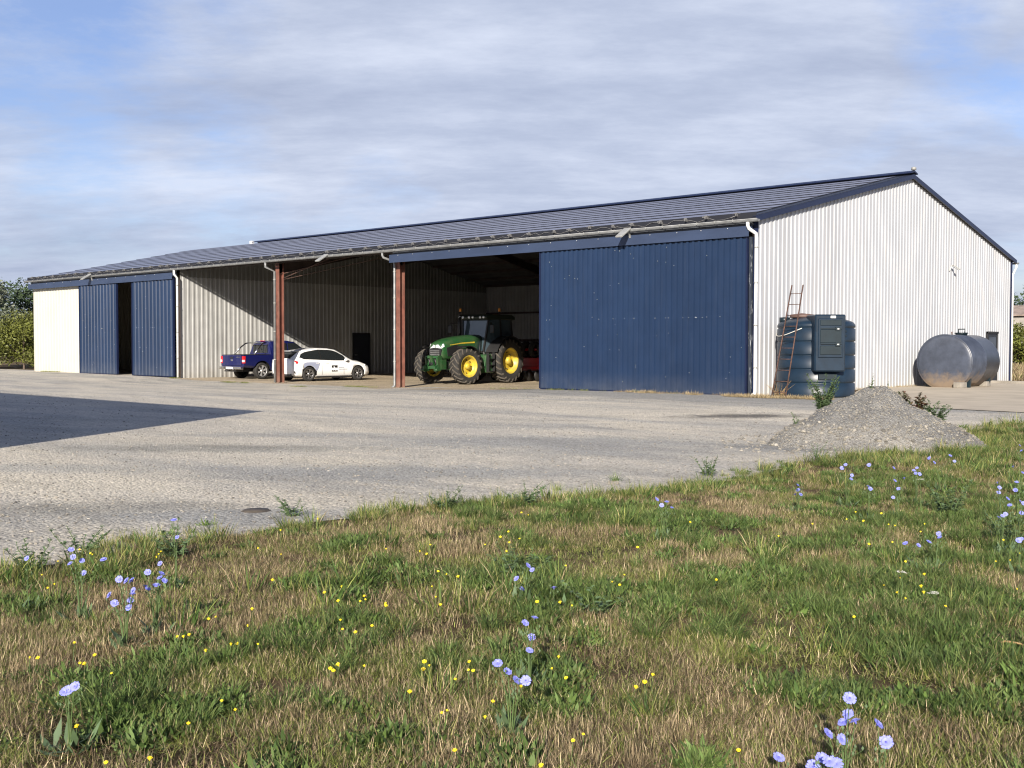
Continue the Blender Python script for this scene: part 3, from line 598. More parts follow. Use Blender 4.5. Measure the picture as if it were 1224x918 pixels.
# scraped, dirty seal strip between door and corner
def seal_extra(t, b, src):
    L = t.links.new; mp = N(t, 'ShaderNodeMapping'); mp.inputs['Scale'].default_value = (14, 14, 2.2); L(src, mp.inputs[0])
    n = N(t, 'ShaderNodeTexNoise', i_Scale=1.0, i_Detail=9.0, i_Roughness=0.75); L(mp.outputs[0], n.inputs['Vector'])
    r = ramp(t, [(0.56, (0.015, 0.022, 0.035)), (0.64, (0.32, 0.34, 0.36))]); L(n.outputs['Fac'], r.inputs[0]); L(r.outputs[0], b.inputs['Base Color'])
mat('scraped_seal', (0.03, 0.04, 0.06), 0.7, extra=seal_extra)
mb = MB(); mb.box(-0.20, -0.116, -0.13, -0.06, 0.10, 4.6); o = mb.build('door_seal', 'scraped_seal', shed); o['label'] = 'scraped grimy seal strip beside the wide blue door'
def sliding_door(x0, x1, zb_, pitch, lab, nscrew):
    mb = MB(); clad(mb, (x0, -0.20), (x1, -0.20), (0, -1), zb_, 4.66, pitch=pitch, depth=0.042)
    mb.box(x0-0.01, x1+0.01, -0.185, -0.15, zb_+0.0, 4.66)
    d = mb.build('sliding_door', 'blue_sheet', shed, recalc=False); d['label'] = lab
    mb = MB()
    mb.box(x0-0.03, x0+0.0, -0.24, -0.14, zb_-0.02, 4.66); mb.box(x1, x1+0.03, -0.24, -0.14, zb_-0.02, 4.66); mb.box(x0, x1, -0.236, -0.14, zb_-0.035, zb_-0.002)
    mb.build('door_frame', 'blue_trim', d)
    mb = MB(); mb.lathe([(0.011, 0.004), (0.011, -0.006), (0, -0.008)], (0, -0.232, 0), 'y', 6)
    rep(mb, 'screw', 'alu', d, [(random.uniform(x0+0.1, x1-0.1), 0, random.choice([random.uniform(0.3, 4.5), 2.35+random.uniform(-.01, .01), random.uniform(0.3, 4.5)])) for i in range(nscrew)])
    mb = MB(); mb.box(-0.09, 0.09, -0.285, -0.19, 4.62, 4.72); rep(mb, 'hanger', 'steel_dull', d, [(x0+0.5, 0, 0), (x1-0.5, 0, 0)])
sliding_door(-7.96, -0.24, 0.12, 0.20, 'wide closed blue sliding door next to the gable corner', 85)
sliding_door(-40.0, -36.1, 0.06, 0.33, 'blue sliding door left of the dark gap', 40)
sliding_door(-34.55, -30.77, 0.05, 0.33, 'blue sliding door right of the dark gap', 40)
# doors for people
mb = MB(); mb.box(PX+0.04, PX+0.075, 10.42, 11.52, -0.05, 2.12); d = mb.build('side_door', 'door_dark', shed); d['label'] = 'dark side door in the inner partition wall'
mb = MB(); mb.box(PX+0.04, PX+0.09, 10.36, 10.42, -0.05, 2.18); mb.box(PX+0.04, PX+0.09, 11.52, 11.58, -0.05, 2.18); mb.box(PX+0.04, PX+0.09, 10.42, 11.52, 2.12, 2.18); mb.build('door_frame', 'black_plastic', d)
mb = MB(); mb.tube([(PX+0.075, 10.50, 1.0), (PX+0.13, 10.50, 1.0), (PX+0.13, 10.62, 1.0)], 0.012, 6); mb.build('handle', 'alu', d)
mb = MB(); mb.box(0.04, 0.075, 18.06, 19.09, 0.0, 2.04); d = mb.build('side_door', 'door_dark', shed); d['label'] = 'dark side door in the white gable behind the steel tank'
mb = MB(); mb.box(0.04, 0.10, 18.0, 18.06, 0.0, 2.1); mb.box(0.04, 0.10, 19.09, 19.15, 0.0, 2.1); mb.box(0.04, 0.13, 18.0, 19.15, 2.04, 2.12); mb.build('door_frame', 'black_plastic', d)
mb = MB(); mb.box(0.076, 0.082, 18.18, 18.97, 1.0, 1.9); mb.build('door_glass', 'car_glass', d)
mb = MB(); mb.box(0.083, 0.087, 18.35, 18.57, 1.42, 1.66); mb.build('notice', 'sign_white', d)
mb = MB(); mb.tube([(0.08, 18.14, 1.0), (0.13, 18.14, 1.0), (0.13, 18.26, 1.0)], 0.012, 6); mb.build('handle', 'alu', d)
# floodlights
def flood(p, d, lab, arm, k=1.0):
    """p: head centre; d: unit plan direction the arm grows along"""
    mb = MB(); q = Vector(p); dd = Vector((d[0], d[1], 0)); sdv = Vector((-d[1], d[0], 0))
    tip = q+dd*0.26*k+Vector((0, 0, -0.17*k)); base = q-dd*0.20*k+Vector((0, 0, 0.12*k))
    mb.bar(base, tip, 0.26*k, 0.05*k, dd.cross(sdv) if False else Vector((0, 0, 1)))
    h = mb.build('floodlight', 'steel_dull', shed, bevel=0.008); h['label'] = lab
    mb = MB(); n_ = Vector((0, 0, -1)); off = (tip-base).normalized().cross(sdv).normalized()*-0.031
    if off.z > 0: off = -off
    mb.bar(base.lerp(tip, 0.12)+off, base.lerp(tip, 0.9)+off, 0.20*k, 0.012); mb.build('lens', 'lamp_glass', h)
    mb = MB(); mb.bar(Vector(arm), base, 0.05, 0.04); mb.build('mount', 'steel_dull', h)
flood((-38.4, -0.62, 5.02), (0, -1), 'grey floodlight over the far left doors', (-38.4, -0.30, 4.82))
flood((-19.0, -0.62, 4.98), (0, -1), 'pale floodlight under the gutter over the white car', (-19.0, -0.20, 5.05))
flood((-4.25, -0.62, 4.98), (0, -1), 'grey floodlight over the wide blue door', (-4.25, -0.30, 4.82))
flood((0.22, 14.15, 4.50), (0.8, 0.6), 'grey floodlight on the white gable', (0.03, 14.05, 4.36), 0.6)
# ------------------------------------------------------------------ neighbour shed (out of frame, casts the long shadow)
nb = empty('neighbour_shed', (1.76, -24.3, 0), 0, 'low farm shed beside the yard, left of the picture', 'farm building')
def nclad(p0, p1, n, zt, name, extra=()):
    mb = MB(); clad(mb, p0, p1, n, -0.1, zt, extra=extra); mb.build(name, 'gable_sheet', nb, recalc=False)
NW, NL, NE, NR = 9.0, 34.0, 5.02, 5.9
nclad((-NL, 0), (0, 0), (0, 1), NE, 'side_wall'); nclad((0, -NW), (-NL, -NW), (0, -1), NE, 'side_wall') if False else nclad((0, -NW), (-NL, -NW), (0, -1), NE, 'back_wall')
zt = lambda s: NE+(NR-NE)*(1-abs(s-NW/2)/(NW/2))
nclad((0, 0), (0, -NW), (1, 0), zt, 'gable_wall', (NW/2,)); nclad((-NL, -NW), (-NL, 0), (-1, 0), zt, 'end_wall', (NW/2,))
mb = MB(); mb.prism([(0.03, NE+0.01), (-NW/2, NR+0.01), (-NW-0.03, NE+0.01), (-NW-0.03, NE+0.08), (-NW/2, NR+0.08), (0.03, NE+0.08)], -NL-0.03, 0.03, 'x'); mb.build('roof', 'roof_under', nb)
# ------------------------------------------------------------------ plastic oil tank, ladder, steel tank
TX, TY = 1.30, 1.0; TG = 0.10; TR = 1.07
tank = empty('plastic_tank', (TX, TY, TG), 0, 'dark green plastic fuel tank with a square dispenser cabinet, in front of the white gable', 'fuel tank')
prof = [(0.0, 0.0), (TR-0.03, 0.0), (TR, 0.04)]
z = 0.04
for k in range(5):
    z1 = z+0.36; prof += [(TR, z+0.02), (TR, z1-0.035), (TR-0.035, z1-0.015), (TR-0.035, z1), (TR, z1+0.02)]; z = z1+0.02
prof += [(TR-0.005, z+0.06), (TR-0.05, z+0.13), (TR-0.15, z+0.18), (0.62, z+0.27), (0.52, z+0.28), (0.50, z+0.30), (0, z+0.31)]
mb = MB(); mb.lathe(prof, (0, 0, 0), n=64); tb = mb.build('tank_body', 'tank_green', tank)
mb = MB(); mb.lathe([(0.0, 0.0), (0.33, 0.0), (0.34, 0.04), (0.32, 0.09), (0, 0.13)], (-0.28, -0.30, z+0.27), n=24); mb.build('lid', 'lid_brown', tank)
mb = MB(); mb.lathe([(0.0, 0.0), (0.15, 0.0), (0.15, 0.14), (0, 0.15)], (-0.72, -0.48, z+0.14), n=16); mb.build('cap', 'tank_dark', tank)
# cabinet faces the camera side
ca = R(-46)
ce = MB(); A = Matrix.Rotation(ca, 4, 'Z')
def cbox(mbx, r0, r1, t0, t1, z0, z1, taper=0.0):
    v = []
    for zz in (z0, z1):
        for rr, tt in ((r0, t0), (r1, t0), (r1, t1), (r0, t1)):
            p = A @ Vector((rr-(taper if zz == z0 and rr == r1 else 0), tt, zz)); v.append(p)
    mbx.add(v, [(0, 3, 2, 1), (4, 5, 6, 7), (0, 1, 5, 4), (1, 2, 6, 5), (2, 3, 7, 6), (3, 0, 4, 7)])
cbox(ce, 0.45, 1.30, -0.42, 0.42, 0.72, 2.27); cab_ = ce.build('dispenser_cabinet', 'tank_green', tank, bevel=0.035)
mb = MB(); cbox(mb, 1.302, 1.332, -0.34, 0.34, 1.10, 2.16); dd_ = mb.build('cabinet_door', 'tank_green', cab_, bevel=0.02)
mb = MB(); cbox(mb, 1.334, 1.350, -0.29, 0.29, 1.97, 2.12); cbox(mb, 1.334, 1.350, -0.29, 0.29, 1.50, 1.86); cbox(mb, 1.334, 1.350, -0.29, 0.29, 1.18, 1.42); mb.build('door_panel', 'tank_dark', dd_, bevel=0.01)
for zz in (1.88, 1.46):
    mb = MB(); cbox(mb, 1.334, 1.37, -0.28, 0.29, zz, zz+0.025); cbox(mb, 1.334, 1.385, 0.12, 0.25, zz-0.05, zz+0.045); mb.build('latch', 'tank_dark', dd_)
    mb = MB(); cbox(mb, 1.386, 1.40, 0.16, 0.21, zz-0.02, zz+0.015); mb.build('padlock', 'brass', dd_)
mb = MB(); cbox(mb, 1.301, 1.315, 0.0, 0.14, 2.17, 2.23); mb.build('label_plate', 'sign_white', cab_)
mb = MB(); cbox(mb, 0.9, 1.12, -0.25, 0.25, 0.50, 0.64); mb.build('drip_tray', 'tank_dark', tank)
# moulded boss on the right
mb = MB(); a2 = math.atan2(-0.33, 0.94)
for k in range(2):
    zz = 1.70+k*0.12; p = Vector((math.cos(a2)*TR, math.sin(a2)*TR, zz)); mb.bar(p-Vector((0.0, 0.09, 0)), p+Vector((0.0, 0.09, 0)), 0.08, 0.05)
mb.build('valve', 'tank_dark', tank)
mb = MB(); q = (math.cos(-2.2)*TR, math.sin(-2.2)*TR); p = Vector((q[0], q[1], 0.14)); tv = Vector((-q[1], q[0], 0)).normalized(); mb.bar(p-tv*0.12, p+tv*0.12, 0.04, 0.03); mb.build('foot_slot', 'black_plastic', tank)
pts = []
for a in np.linspace(-2.9, -1.45, 14):
    u = (a+2.9)/1.45; pts.append((TX+math.cos(a)*(TR+0.02), TY+math.sin(a)*(TR+0.02), TG+1.80-0.16*math.sin(u*PI)*1.0+0.10*u))
mb = MB(); mb.tube(pts, 0.012, 6); tag(mb.build('hose', 'rope'), 'thin white hose looped round the side of the green plastic tank', 'hose')
# ladder
lad = empty('rusty_ladder', (0.98, -0.90, 0.1), 0, 'rusty narrow steel ladder leaning on the green plastic tank', 'ladder')
for k in (0, 1):
    mb = MB(); x0 = 0.0+0.42*k; x1 = 0.04+0.34*k; mb.tube([(x0, 0, 0), (x1, 1.0, 3.10)], 0.019, 6); mb.build('rail', 'rust', lad)
for i in range(10):
    u = (i+0.5)/10.3; mb = MB(); mb.tube([(0.04*u, 1.0*u, 3.1*u), (0.42+(0.38-0.42)*u, 1.0*u, 3.1*u)], 0.011, 6); mb.build('rung', 'rust', lad)
# steel tank on its side
st = empty('steel_tank', (1.4, 10.15, 0.97), 0, 'grey steel cylinder tank lying on blocks near the far end of the gable', 'fuel tank')
mb = MB(); SR = 0.95; mb.lathe([(0, -0.05), (0.45, -0.042), (0.80, -0.02), (SR-0.02, 0.0), (SR, 0.02), (SR, 1.30), (SR+0.006, 1.31), (SR+0.006, 1.34), (SR, 1.35), (SR, 2.63), (SR-0.02, 2.65), (0.8, 2.67), (0, 2.70)], (0, 0, 0), 'y', n=72)
mb.build('shell', 'tank_steel', st)
mb = MB(); mb.lathe([(SR-0.03, -0.012), (SR+0.012, -0.012), (SR+0.012, 0.012), (SR, 0.012)], (0, 0, 0), 'y', n=72); mb.build('rim', 'tank_steel', st)
mb = MB(); mb.lathe([(0.0, SR+0.08), (0.22, SR+0.08), (0.24, SR+0.05), (0.20, SR+0.04), (0.18, SR-0.05)], (0, 1.5, 0), 'z', n=20); mh = mb.build('manhole', 'tank_dark', st)
mb = MB(); mb.tube([(-0.1, 1.5, SR+0.07), (-0.1, 1.5, SR+0.20), (0.12, 1.5, SR+0.20), (0.12, 1.5, SR+0.07)], 0.022, 8); mb.build('handle', 'tank_dark', mh)
mb = MB(); mb.tube([(0, 0.62, SR-0.02), (0, 0.59, SR+0.10), (0, 0.65, SR+0.10), (0, 0.66, SR-0.02)], 0.012, 6); mb.build('lifting_eye', 'rust', st)
for y, nm in ((0.35, 'cradle'), (2.2, 'cradle')):
    mb = MB(); mb.prism([(-0.75, -0.90), (0.75, -0.90), (0.78, -0.55), (0.55, -0.79), (0.30, -0.91), (0.0, -0.955+0.0), (-0.30, -0.91), (-0.55, -0.79), (-0.78, -0.55)], y-0.06, y+0.06, 'y'); mb.build('cradle', 'tank_dark', st)
gz0 = g(2.0, 10.3)
for (bx, by, s_, lab) in ((1.98, 10.05, 0.15, 'pale concrete block wedged under the front of the steel tank'), (2.02, 12.3, 0.14, 'stained concrete block under the rear of the steel tank'), (1.85, 11.1, 0.08, 'flat broken block lying beneath the middle of the steel tank'), (0.9, 12.5, 0.14, 'concrete block under the wall side of the steel tank')):
    mb = MB(); mb.box(-s_, s_, -s_*1.1, s_*1.1, 0, s_*1.25); o = mb.build('concrete_block', 'concrete_block', None, (bx, by, gz0+0.017), bevel=0.012); o.rotation_euler = (0, 0, random.uniform(-.3, .3)); tag(o, lab, 'block', 'blocks under the steel tank')
mb = MB(); mb.box(-1.1, 4.6, -0.09, 0.09, 0, 0.16); o = mb.build('concrete_beam', 'concrete_block', None, (1.7, 16.6, 0.03), bevel=0.015); tag(o, 'long pale concrete beam lying behind the steel tank', 'beam')
mb = MB(); mb.box(-0.2, 2.6, -0.07, 0.07, 0, 0.10); o = mb.build('timber_beam', 'timber', None, (2.5, 15.6, 0.04), bevel=0.01); o.rotation_euler = (0, 0, 0.03); tag(o, 'short dark timber lying on the concrete in front of the beam', 'beam')
# manhole / iron disc in the gravel
p = at(306, 611, 0.0); mb = MB(); mb.lathe([(0, 0.010), (0.115, 0.010), (0.12, 0.004), (0.135, 0.0)], (0, 0, 0), n=28); o = mb.build('manhole_cover', 'iron_cover', None, (p[0], p[1], g(p[0], p[1])+0.004)); tag(o, 'dark round iron cover set in the gravel near the meadow edge', 'cover')
# crates seen through the dark gap
for k, (x, y, z0) in enumerate(((-35.6, 2.6, 0.03), (-35.6, 2.6, 1.03), (-34.4, 3.4, 0.03))):
    e = empty('pallet_box', (x, y, z0), 0.1*k, ['dark slatted crate on the floor behind the half open blue doors', 'dark slatted crate stacked on another behind the blue doors', 'dark crate further back in the closed bay'][k], 'crate', 'crates inside the closed bay')
    mb = MB()
    for q in range(6): mb.box(-0.55, 0.55, -0.5, -0.47, 0.12+q*0.14, 0.23+q*0.14); mb.box(-0.55, 0.55, 0.47, 0.5, 0.12+q*0.14, 0.23+q*0.14); mb.box(-0.55, -0.52, -0.47, 0.47, 0.12+q*0.14, 0.23+q*0.14); mb.box(0.52, 0.55, -0.47, 0.47, 0.12+q*0.14, 0.23+q*0.14)
    mb.box(-0.54, 0.54, -0.49, 0.49, 0.09, 0.11); mb.build('slats', 'crate_dark', e)
    mb = MB(); [mb.box(xx-0.06, xx+0.06, -0.5, 0.5, 0.0, 0.088) for xx in (-0.45, 0, 0.45)]; mb.build('skid', 'timber', e)
# ------------------------------------------------------------------ vehicles
def loft(stations, close=True):
    """stations: (x, [(y,z)...half profile, bottom centre to top centre]); returns verts, faces"""
    vs = []; fs = []; n = len(stations[0][1]); ring = 2*n-2
    for x, pr in stations:
        full = [(y, z) for y, z in pr]+[(-y, z) for y, z in reversed(pr[1:-1])]
        vs += [(x, y, z) for y, z in full]
    for i in range(len(stations)-1):
        for j in range(ring):
            a = i*ring+j; b = i*ring+(j+1) % ring; fs.append((a, b, b+ring, a+ring))
    if close:
        fs.append(tuple(range(ring))[::-1]); fs.append(tuple(range((len(stations)-1)*ring, len(stations)*ring)))
    return vs, fs
def interp_st(keys, xs):
    """keys: x -> dict of scalars; linear/cosine interpolation"""
    kx = [k[0] for k in keys]; arr = np.array([k[1:] for k in keys])
    return [[float(np.interp(x, kx, arr[:, c])) for c in range(arr.shape[1])] for x in xs]
def cut_arches(obj, centres, r, w, yside):
    """wheel arches cut out of the body mesh for good; the cutters are removed again"""
    bpy.context.view_layer.update()
    for (x, z) in centres:
        for s_ in (-1, 1):
            mb = MB(); mb.lathe([(0, -w/2), (r, -w/2), (r, w/2), (0, w/2)], (x, s_*yside, z), 'y', 32, sm=False)
            c = mb.build('cutter', 'black_plastic'); c.matrix_world = obj.matrix_world
            m = obj.modifiers.new('b', 'BOOLEAN'); m.operation = 'DIFFERENCE'; m.solver = 'EXACT'; m.object = c
            m.material_mode = 'TRANSFER'
            dg = bpy.context.evaluated_depsgraph_get(); dg.update()
            me = bpy.data.meshes.new_from_object(obj.evaluated_get(dg)); obj.modifiers.clear(); obj.data = me
            bpy.data.objects.remove(c)
    me = obj.data; bi = [m.name if m else '' for m in me.materials].index('black_plastic')
    for p in me.polygons:
        for (x, z) in centres:
            c = p.center
            if math.hypot(c.x-x, c.z-z) < r+0.003 and abs(c.y) > yside-w/2-0.01: p.material_index = bi
            if math.hypot(c.x-x, c.z-z) < r+0.003 and abs(c.y) > yside-w/2-0.01: p.use_smooth = False
def wheel(parent, x, y, r, wd, tyre='rubber', rim='alloy', spokes=5, style='car', out=1):
    """wheel > tyre, rim; out=+1 when the face points to +y"""
    e = MB()
    rr = r*0.68
    e.lathe([(rr, -wd*0.42), (rr+0.02, -wd*0.5), (r-0.045, -wd*0.5), (r-0.01, -wd*0.40), (r, -wd*0.25), (r, wd*0.25), (r-0.01, wd*0.40), (r-0.045, wd*0.5), (rr+0.02, wd*0.5), (rr, wd*0.42), (rr, -wd*0.42)], (0, 0, 0), 'y', 36)
    t = e.build('wheel', tyre, parent, (x, y, r))
    m = MB(); f = out*wd*0.40
    m.lathe([(rr, f-out*wd*0.7), (rr, f), (rr-0.022, f), (rr-0.03, f-out*0.03), (rr-0.035, f-out*0.09), (0.0, f-out*0.10)], (0, 0, 0), 'y', 36, mi=1)
    m.lathe([(rr+0.004, f+out*0.004), (rr-0.02, f+out*0.004), (rr-0.024, f-out*0.02)], (0, 0, 0), 'y', 36)
    m.lathe([(0.07, f-out*0.06), (0.065, f-out*0.005), (0, f-out*0.003)], (0, 0, 0), 'y', 16)
    for k in range(spokes):
        a = 2*PI*k/spokes+0.3
        for da in (-0.13, 0.13):
            p0 = Vector((0.05*math.cos(a), f-out*0.02, 0.05*math.sin(a))); p1 = Vector(((rr-0.01)*math.cos(a+da), f-out*0.015, (rr-0.01)*math.sin(a+da)))
            m.bar(p0, p1, 0.045, 0.02, (0, 1, 0))
    m.build('rim', [rim, 'black_plastic'], t)
    return t
def patch(name, pts, off, m, parent, nrm, th=0.012):
    """closed pane: polygon pts pushed out by off along nrm, thickness th"""
    nv = Vector(nrm).normalized(); a = [Vector(p)+nv*off for p in pts]; b = [p-nv*th for p in a]; n = len(a)
    mb = MB(); mb.add(a+b, [tuple(range(n)), tuple(range(2*n-1, n-1, -1))]+[(i, (i+1) % n, (i+1) % n+n, i+n) for i in range(n)])
    return mb.build(name, m, parent)
# --- white hatchback. local +x forward, origin under the rear axle
def hatchback():
    root = empty('hatchback_car', (-24.35, 2.15, -0.085), R(88), 'white hatchback with grey rear wing panel and a small black square on its door', 'car')
    #      x     w     zb   zbelt  wbelt  zsh   ztop  wtop   (w at widest; zbelt/wbelt shoulder; ztop/wtop roof edge)
    K = [(-0.86, 0.70, 0.36, 0.80, 0.66, 0.90, 0.96, 0.52), (-0.80, 0.84, 0.26, 0.84, 0.80, 0.95, 1.01, 0.56), (-0.62, 0.895, 0.22, 0.88, 0.85, 0.96, 1.13, 0.56), (-0.38, 0.905, 0.20, 0.90, 0.865, 0.955, 1.28, 0.56),
         (-0.05, 0.91, 0.19, 0.89, 0.87, 0.945, 1.385, 0.57), (0.6, 0.91, 0.18, 0.87, 0.875, 0.93, 1.465, 0.60), (1.2, 0.91, 0.18, 0.86, 0.875, 0.91, 1.455, 0.60), (1.6, 0.91, 0.18, 0.85, 0.875, 0.90, 1.40, 0.59), (1.95, 0.91, 0.19, 0.845, 0.87, 0.895, 1.24, 0.61),
         (2.25, 0.91, 0.19, 0.835, 0.86, 0.885, 1.06, 0.66), (2.50, 0.905, 0.19, 0.81, 0.85, 0.87, 0.935, 0.70), (2.85, 0.895, 0.20, 0.76, 0.83, 0.82, 0.89, 0.66), (3.2, 0.86, 0.21, 0.67, 0.78, 0.73, 0.80, 0.58), (3.40, 0.78, 0.24, 0.58, 0.70, 0.62, 0.68, 0.50), (3.50, 0.62, 0.30, 0.48, 0.55, 0.52, 0.56, 0.40)]
    xs_ = sorted(set([round(v, 3) for v in list(np.linspace(-0.86, 3.5, 46))]+[k[0] for k in K])); st_ = []
    for x, (w_, zb, zbt, wbt, zsh, ztop, wtop) in zip(xs_, interp_st(K, xs_)):
        st_.append((x, [(0, zb), (w_*0.86, zb), (w_*0.97, zb+0.08), (w_, (zb+zbt)/2), (w_*0.985, zbt-0.06), (wbt, zbt+0.02), (wbt-0.015, zsh-0.0), (wbt*0.45+wtop*0.55+0.01, zsh*0.4+ztop*0.6-0.02), (wtop+0.015, ztop-0.03), (wtop-0.06, ztop), (0, ztop+0.022)]))
    vs, fs = loft(st_); mb = MB(); mb.add(vs, fs, 0, True); body = mb.build('body', ['car_white', 'black_plastic'], root)
    cut_arches(body, [(0, 0.335), (2.7, 0.335)], 0.365, 0.44, 0.80)
    def sidept(x, f):
        """point on the greenhouse side between shoulder (f=0) and roof edge (f=1)"""
        w_, zb, zbt, wbt, zsh, ztop, wtop = interp_st(K, [x])[0]
        a = (wbt-0.015, zsh); b = (wbt*0.45+wtop*0.55+0.01, zsh*0.4+ztop*0.6-0.02); c = (wtop+0.015, ztop-0.03)
        if f < 0.6: t_ = f/0.6; return (x, a[0]+(b[0]-a[0])*t_, a[1]+(b[1]-a[1])*t_)
        t_ = (f-0.6)/0.4; return (x, b[0]+(c[0]-b[0])*t_, b[1]+(c[1]-b[1])*t_)
    for s_ in (-1, 1):
        def F(P): return [(p[0], p[1]*s_, p[2]) for p in P]
        def band(name, lo, hi, m, off=0.010):
            def rs(q): t_ = np.linspace(0, len(q)-1, 17); return [(float(np.interp(v, range(len(q)), [a[0] for a in q])), float(np.interp(v, range(len(q)), [a[1] for a in q]))) for v in t_]
            lo, hi = rs(lo), rs(hi)
            mb = MB(); n = len(lo); rows = 7; out = []
            for q in range(rows):
                u = q/(rows-1)
                for a, b in zip(lo, hi):
                    p = sidept(a[0]*(1-u)+b[0]*u, a[1]*(1-u)+b[1]*u); out.append((p[0], (p[1]+off)*s_, p[2]+off*0.5))
            mb.add(out, [(q*n+i, q*n+i+1, (q+1)*n+i+1, (q+1)*n+i) for q in range(rows-1) for i in range(n-1)], 0, True)
            return mb.build(name, m, root)
        band('side_window', [(-0.42, 0.42), (-0.25, 0.16), (0.2, 0.12), (0.62, 0.10)], [(-0.28, 0.72), (-0.1, 0.80), (0.25, 0.84), (0.62, 0.86)], 'car_glass')
        band('side_window', [(0.68, 0.10), (1.0, 0.08), (1.4, 0.08), (1.9, 0.10), (2.1, 0.14)], [(0.68, 0.86), (1.0, 0.87), (1.4, 0.86), (1.75, 0.82), (1.95, 0.70)], 'car_glass')
        band('window_trim', [(-0.45, 0.40), (-0.25, 0.08), (0.6, 0.03), (1.4, 0.02), (2.16, 0.05)], [(-0.30, 0.80), (-0.1, 0.88), (0.6, 0.94), (1.4, 0.93), (1.98, 0.78)], 'black_plastic', 0.004)
        # door seams and handles
        for x, zb_, zt_ in ((0.66, 0.30, 0.92), (1.86, 0.32, 0.88)):
            mb = MB(); mb.tube([(x, s_*0.913, zb_), (x, s_*0.917, 0.55), (x, s_*0.905, 0.78), (x, s_*0.885, zt_)], 0.005, 5); mb.build('door_seam', 'ink_grey', root)
        for x in (0.80, 1.72-0.5):
            pass
        mb = MB(); mb.bar((0.52, s_*0.905, 0.80), (0.36, s_*0.905, 0.805), 0.02, 0.028); mb.bar((1.0, s_*0.908, 0.79), (0.84, s_*0.908, 0.79), 0.02, 0.028); mb.build('door_handle', 'car_white', root)
        mb = MB(); mb.bar((1.98, s_*0.86, 0.93), (1.95, s_*1.02, 0.97), 0.12, 0.13); mb.build('mirror', 'car_white', root, bevel=0.03)
        patch('tail_light', F([(-0.81, 0.60, 0.91), (-0.83, 0.66, 0.80), (-0.80, 0.835, 0.78), (-0.63, 0.90, 0.80), (-0.58, 0.885, 0.88), (-0.70, 0.83, 0.93)]), 0.014, 'tail_red', root, (-0.7, s_*0.7, 0), 0.05)
        patch('headlight', F([(3.44, 0.58, 0.54), (3.36, 0.76, 0.56), (3.10, 0.845, 0.66), (3.12, 0.82, 0.72), (3.36, 0.68, 0.66)]), 0.02, 'headlamp', root, (0.6, s_*0.8, 0.2), 0.05)
        mb = MB(); mb.box(0.40, 2.30, min(s_*0.86, s_*0.905), max(s_*0.86, s_*0.905), 0.15, 0.225); mb.build('sill', 'black_plastic', root)
        mb = MB(); mb.bar((-0.78, s_*0.80, 0.50), (-0.74, s_*0.875, 0.38), 0.03, 0.05); mb.build('vent', 'black_plastic', root)
    # grey rear quarter panel on the right-hand side and door marks
    def sp(x, z, off=0.004):
        w_, zb, zbt, wbt, zsh, ztop, wtop = interp_st(K, [x])[0]
        prf = [(w_*0.97, zb+0.08), (w_, (zb+zbt)/2), (w_*0.985, zbt-0.06), (wbt, zbt+0.02), (wbt-0.015, zsh)]
        return (x, -(float(np.interp(z, [q[1] for q in prf], [q[0] for q in prf]))+off), z)
    def decal(name, ring, m, off=0.004):
        P = [sp(x, z, off) for x, z in ring]; n = len(P); Q = [(p[0], p[1]+0.01, p[2]) for p in P]
        mb = MB(); mb.add(P+Q, [tuple(range(n)), tuple(range(2*n-1, n-1, -1))]+[(i, (i+1) % n, (i+1) % n+n, i+n) for i in range(n)]); return mb.build(name, m, root)
    arc = [(0.372*math.cos(a), 0.335+0.372*math.sin(a)) for a in np.linspace(R(20), R(135), 13)]
    out_ = [(0.44, 0.50), (0.49, 0.60), (0.54, 0.72), (0.57, 0.82), (0.45, 0.845), (0.30, 0.85), (0.15, 0.852), (0.0, 0.85), (-0.12, 0.845), (-0.22, 0.83), (-0.28, 0.80), (-0.30, 0.74), (-0.29, 0.66)]
    mb = MB(); rows = 6; V_ = [sp(a[0]*(1-k/5)+b[0]*k/5, a[1]*(1-k/5)+b[1]*k/5, 0.005) for k in range(rows) for a, b in zip(arc, out_)]
    mb.add(V_, [(k*13+i, k*13+i+1, (k+1)*13+i+1, (k+1)*13+i) for k in range(5) for i in range(12)], 0, True); q = mb.build('wing_panel', 'grey_decal', root); q['label'] = 'grey rear wing panel'
    decal('door_badge', [(1.20, 0.42), (1.52, 0.42), (1.52, 0.70), (1.20, 0.70)], 'ink_black', 0.006)
    decal('badge_mark', [(1.29, 0.63), (1.33, 0.66), (1.44, 0.50), (1.44, 0.46), (1.40, 0.46), (1.40, 0.52)], 'sign_white', 0.012)
    decal('badge_mark', [(1.27, 0.47), (1.31, 0.47), (1.31, 0.55), (1.27, 0.55)], 'sign_white', 0.012)
    for zz, x0, x1 in ((0.60, 1.60, 1.86), (0.52, 1.60, 2.05)):
        x = x0
        while x < x1:
            wdt = random.uniform(0.025, 0.05); decal('lettering', [(x, zz-0.018), (x+wdt, zz-0.018), (x+wdt, zz+0.022), (x, zz+0.022)], 'ink_grey', 0.005); x += wdt+0.014
    # rear and front details
    patch('rear_window', [(-0.80, 0.54, 1.01), (-0.80, -0.54, 1.01), (-0.40, -0.50, 1.275), (-0.40, 0.50, 1.275)], 0.03, 'car_glass', root, (-1, 0, 0.6), 0.03)
    patch('windscreen', [(2.42, 0.60, 0.985), (1.68, 0.52, 1.40), (1.68, -0.52, 1.40), (2.42, -0.60, 0.985)], 0.03, 'car_glass', root, (0.5, 0, 0.86), 0.02)
    mb = MB(); mb.box(-0.50, -0.22, -0.53, 0.53, 1.325, 1.35); mb.build('spoiler', 'car_white', root, bevel=0.01)
    patch('number_plate', [(-0.87, 0.26, 0.60), (-0.87, 0.26, 0.70), (-0.87, -0.26, 0.70), (-0.87, -0.26, 0.60)], 0.012, 'sign_white', root, (-1, 0, 0))
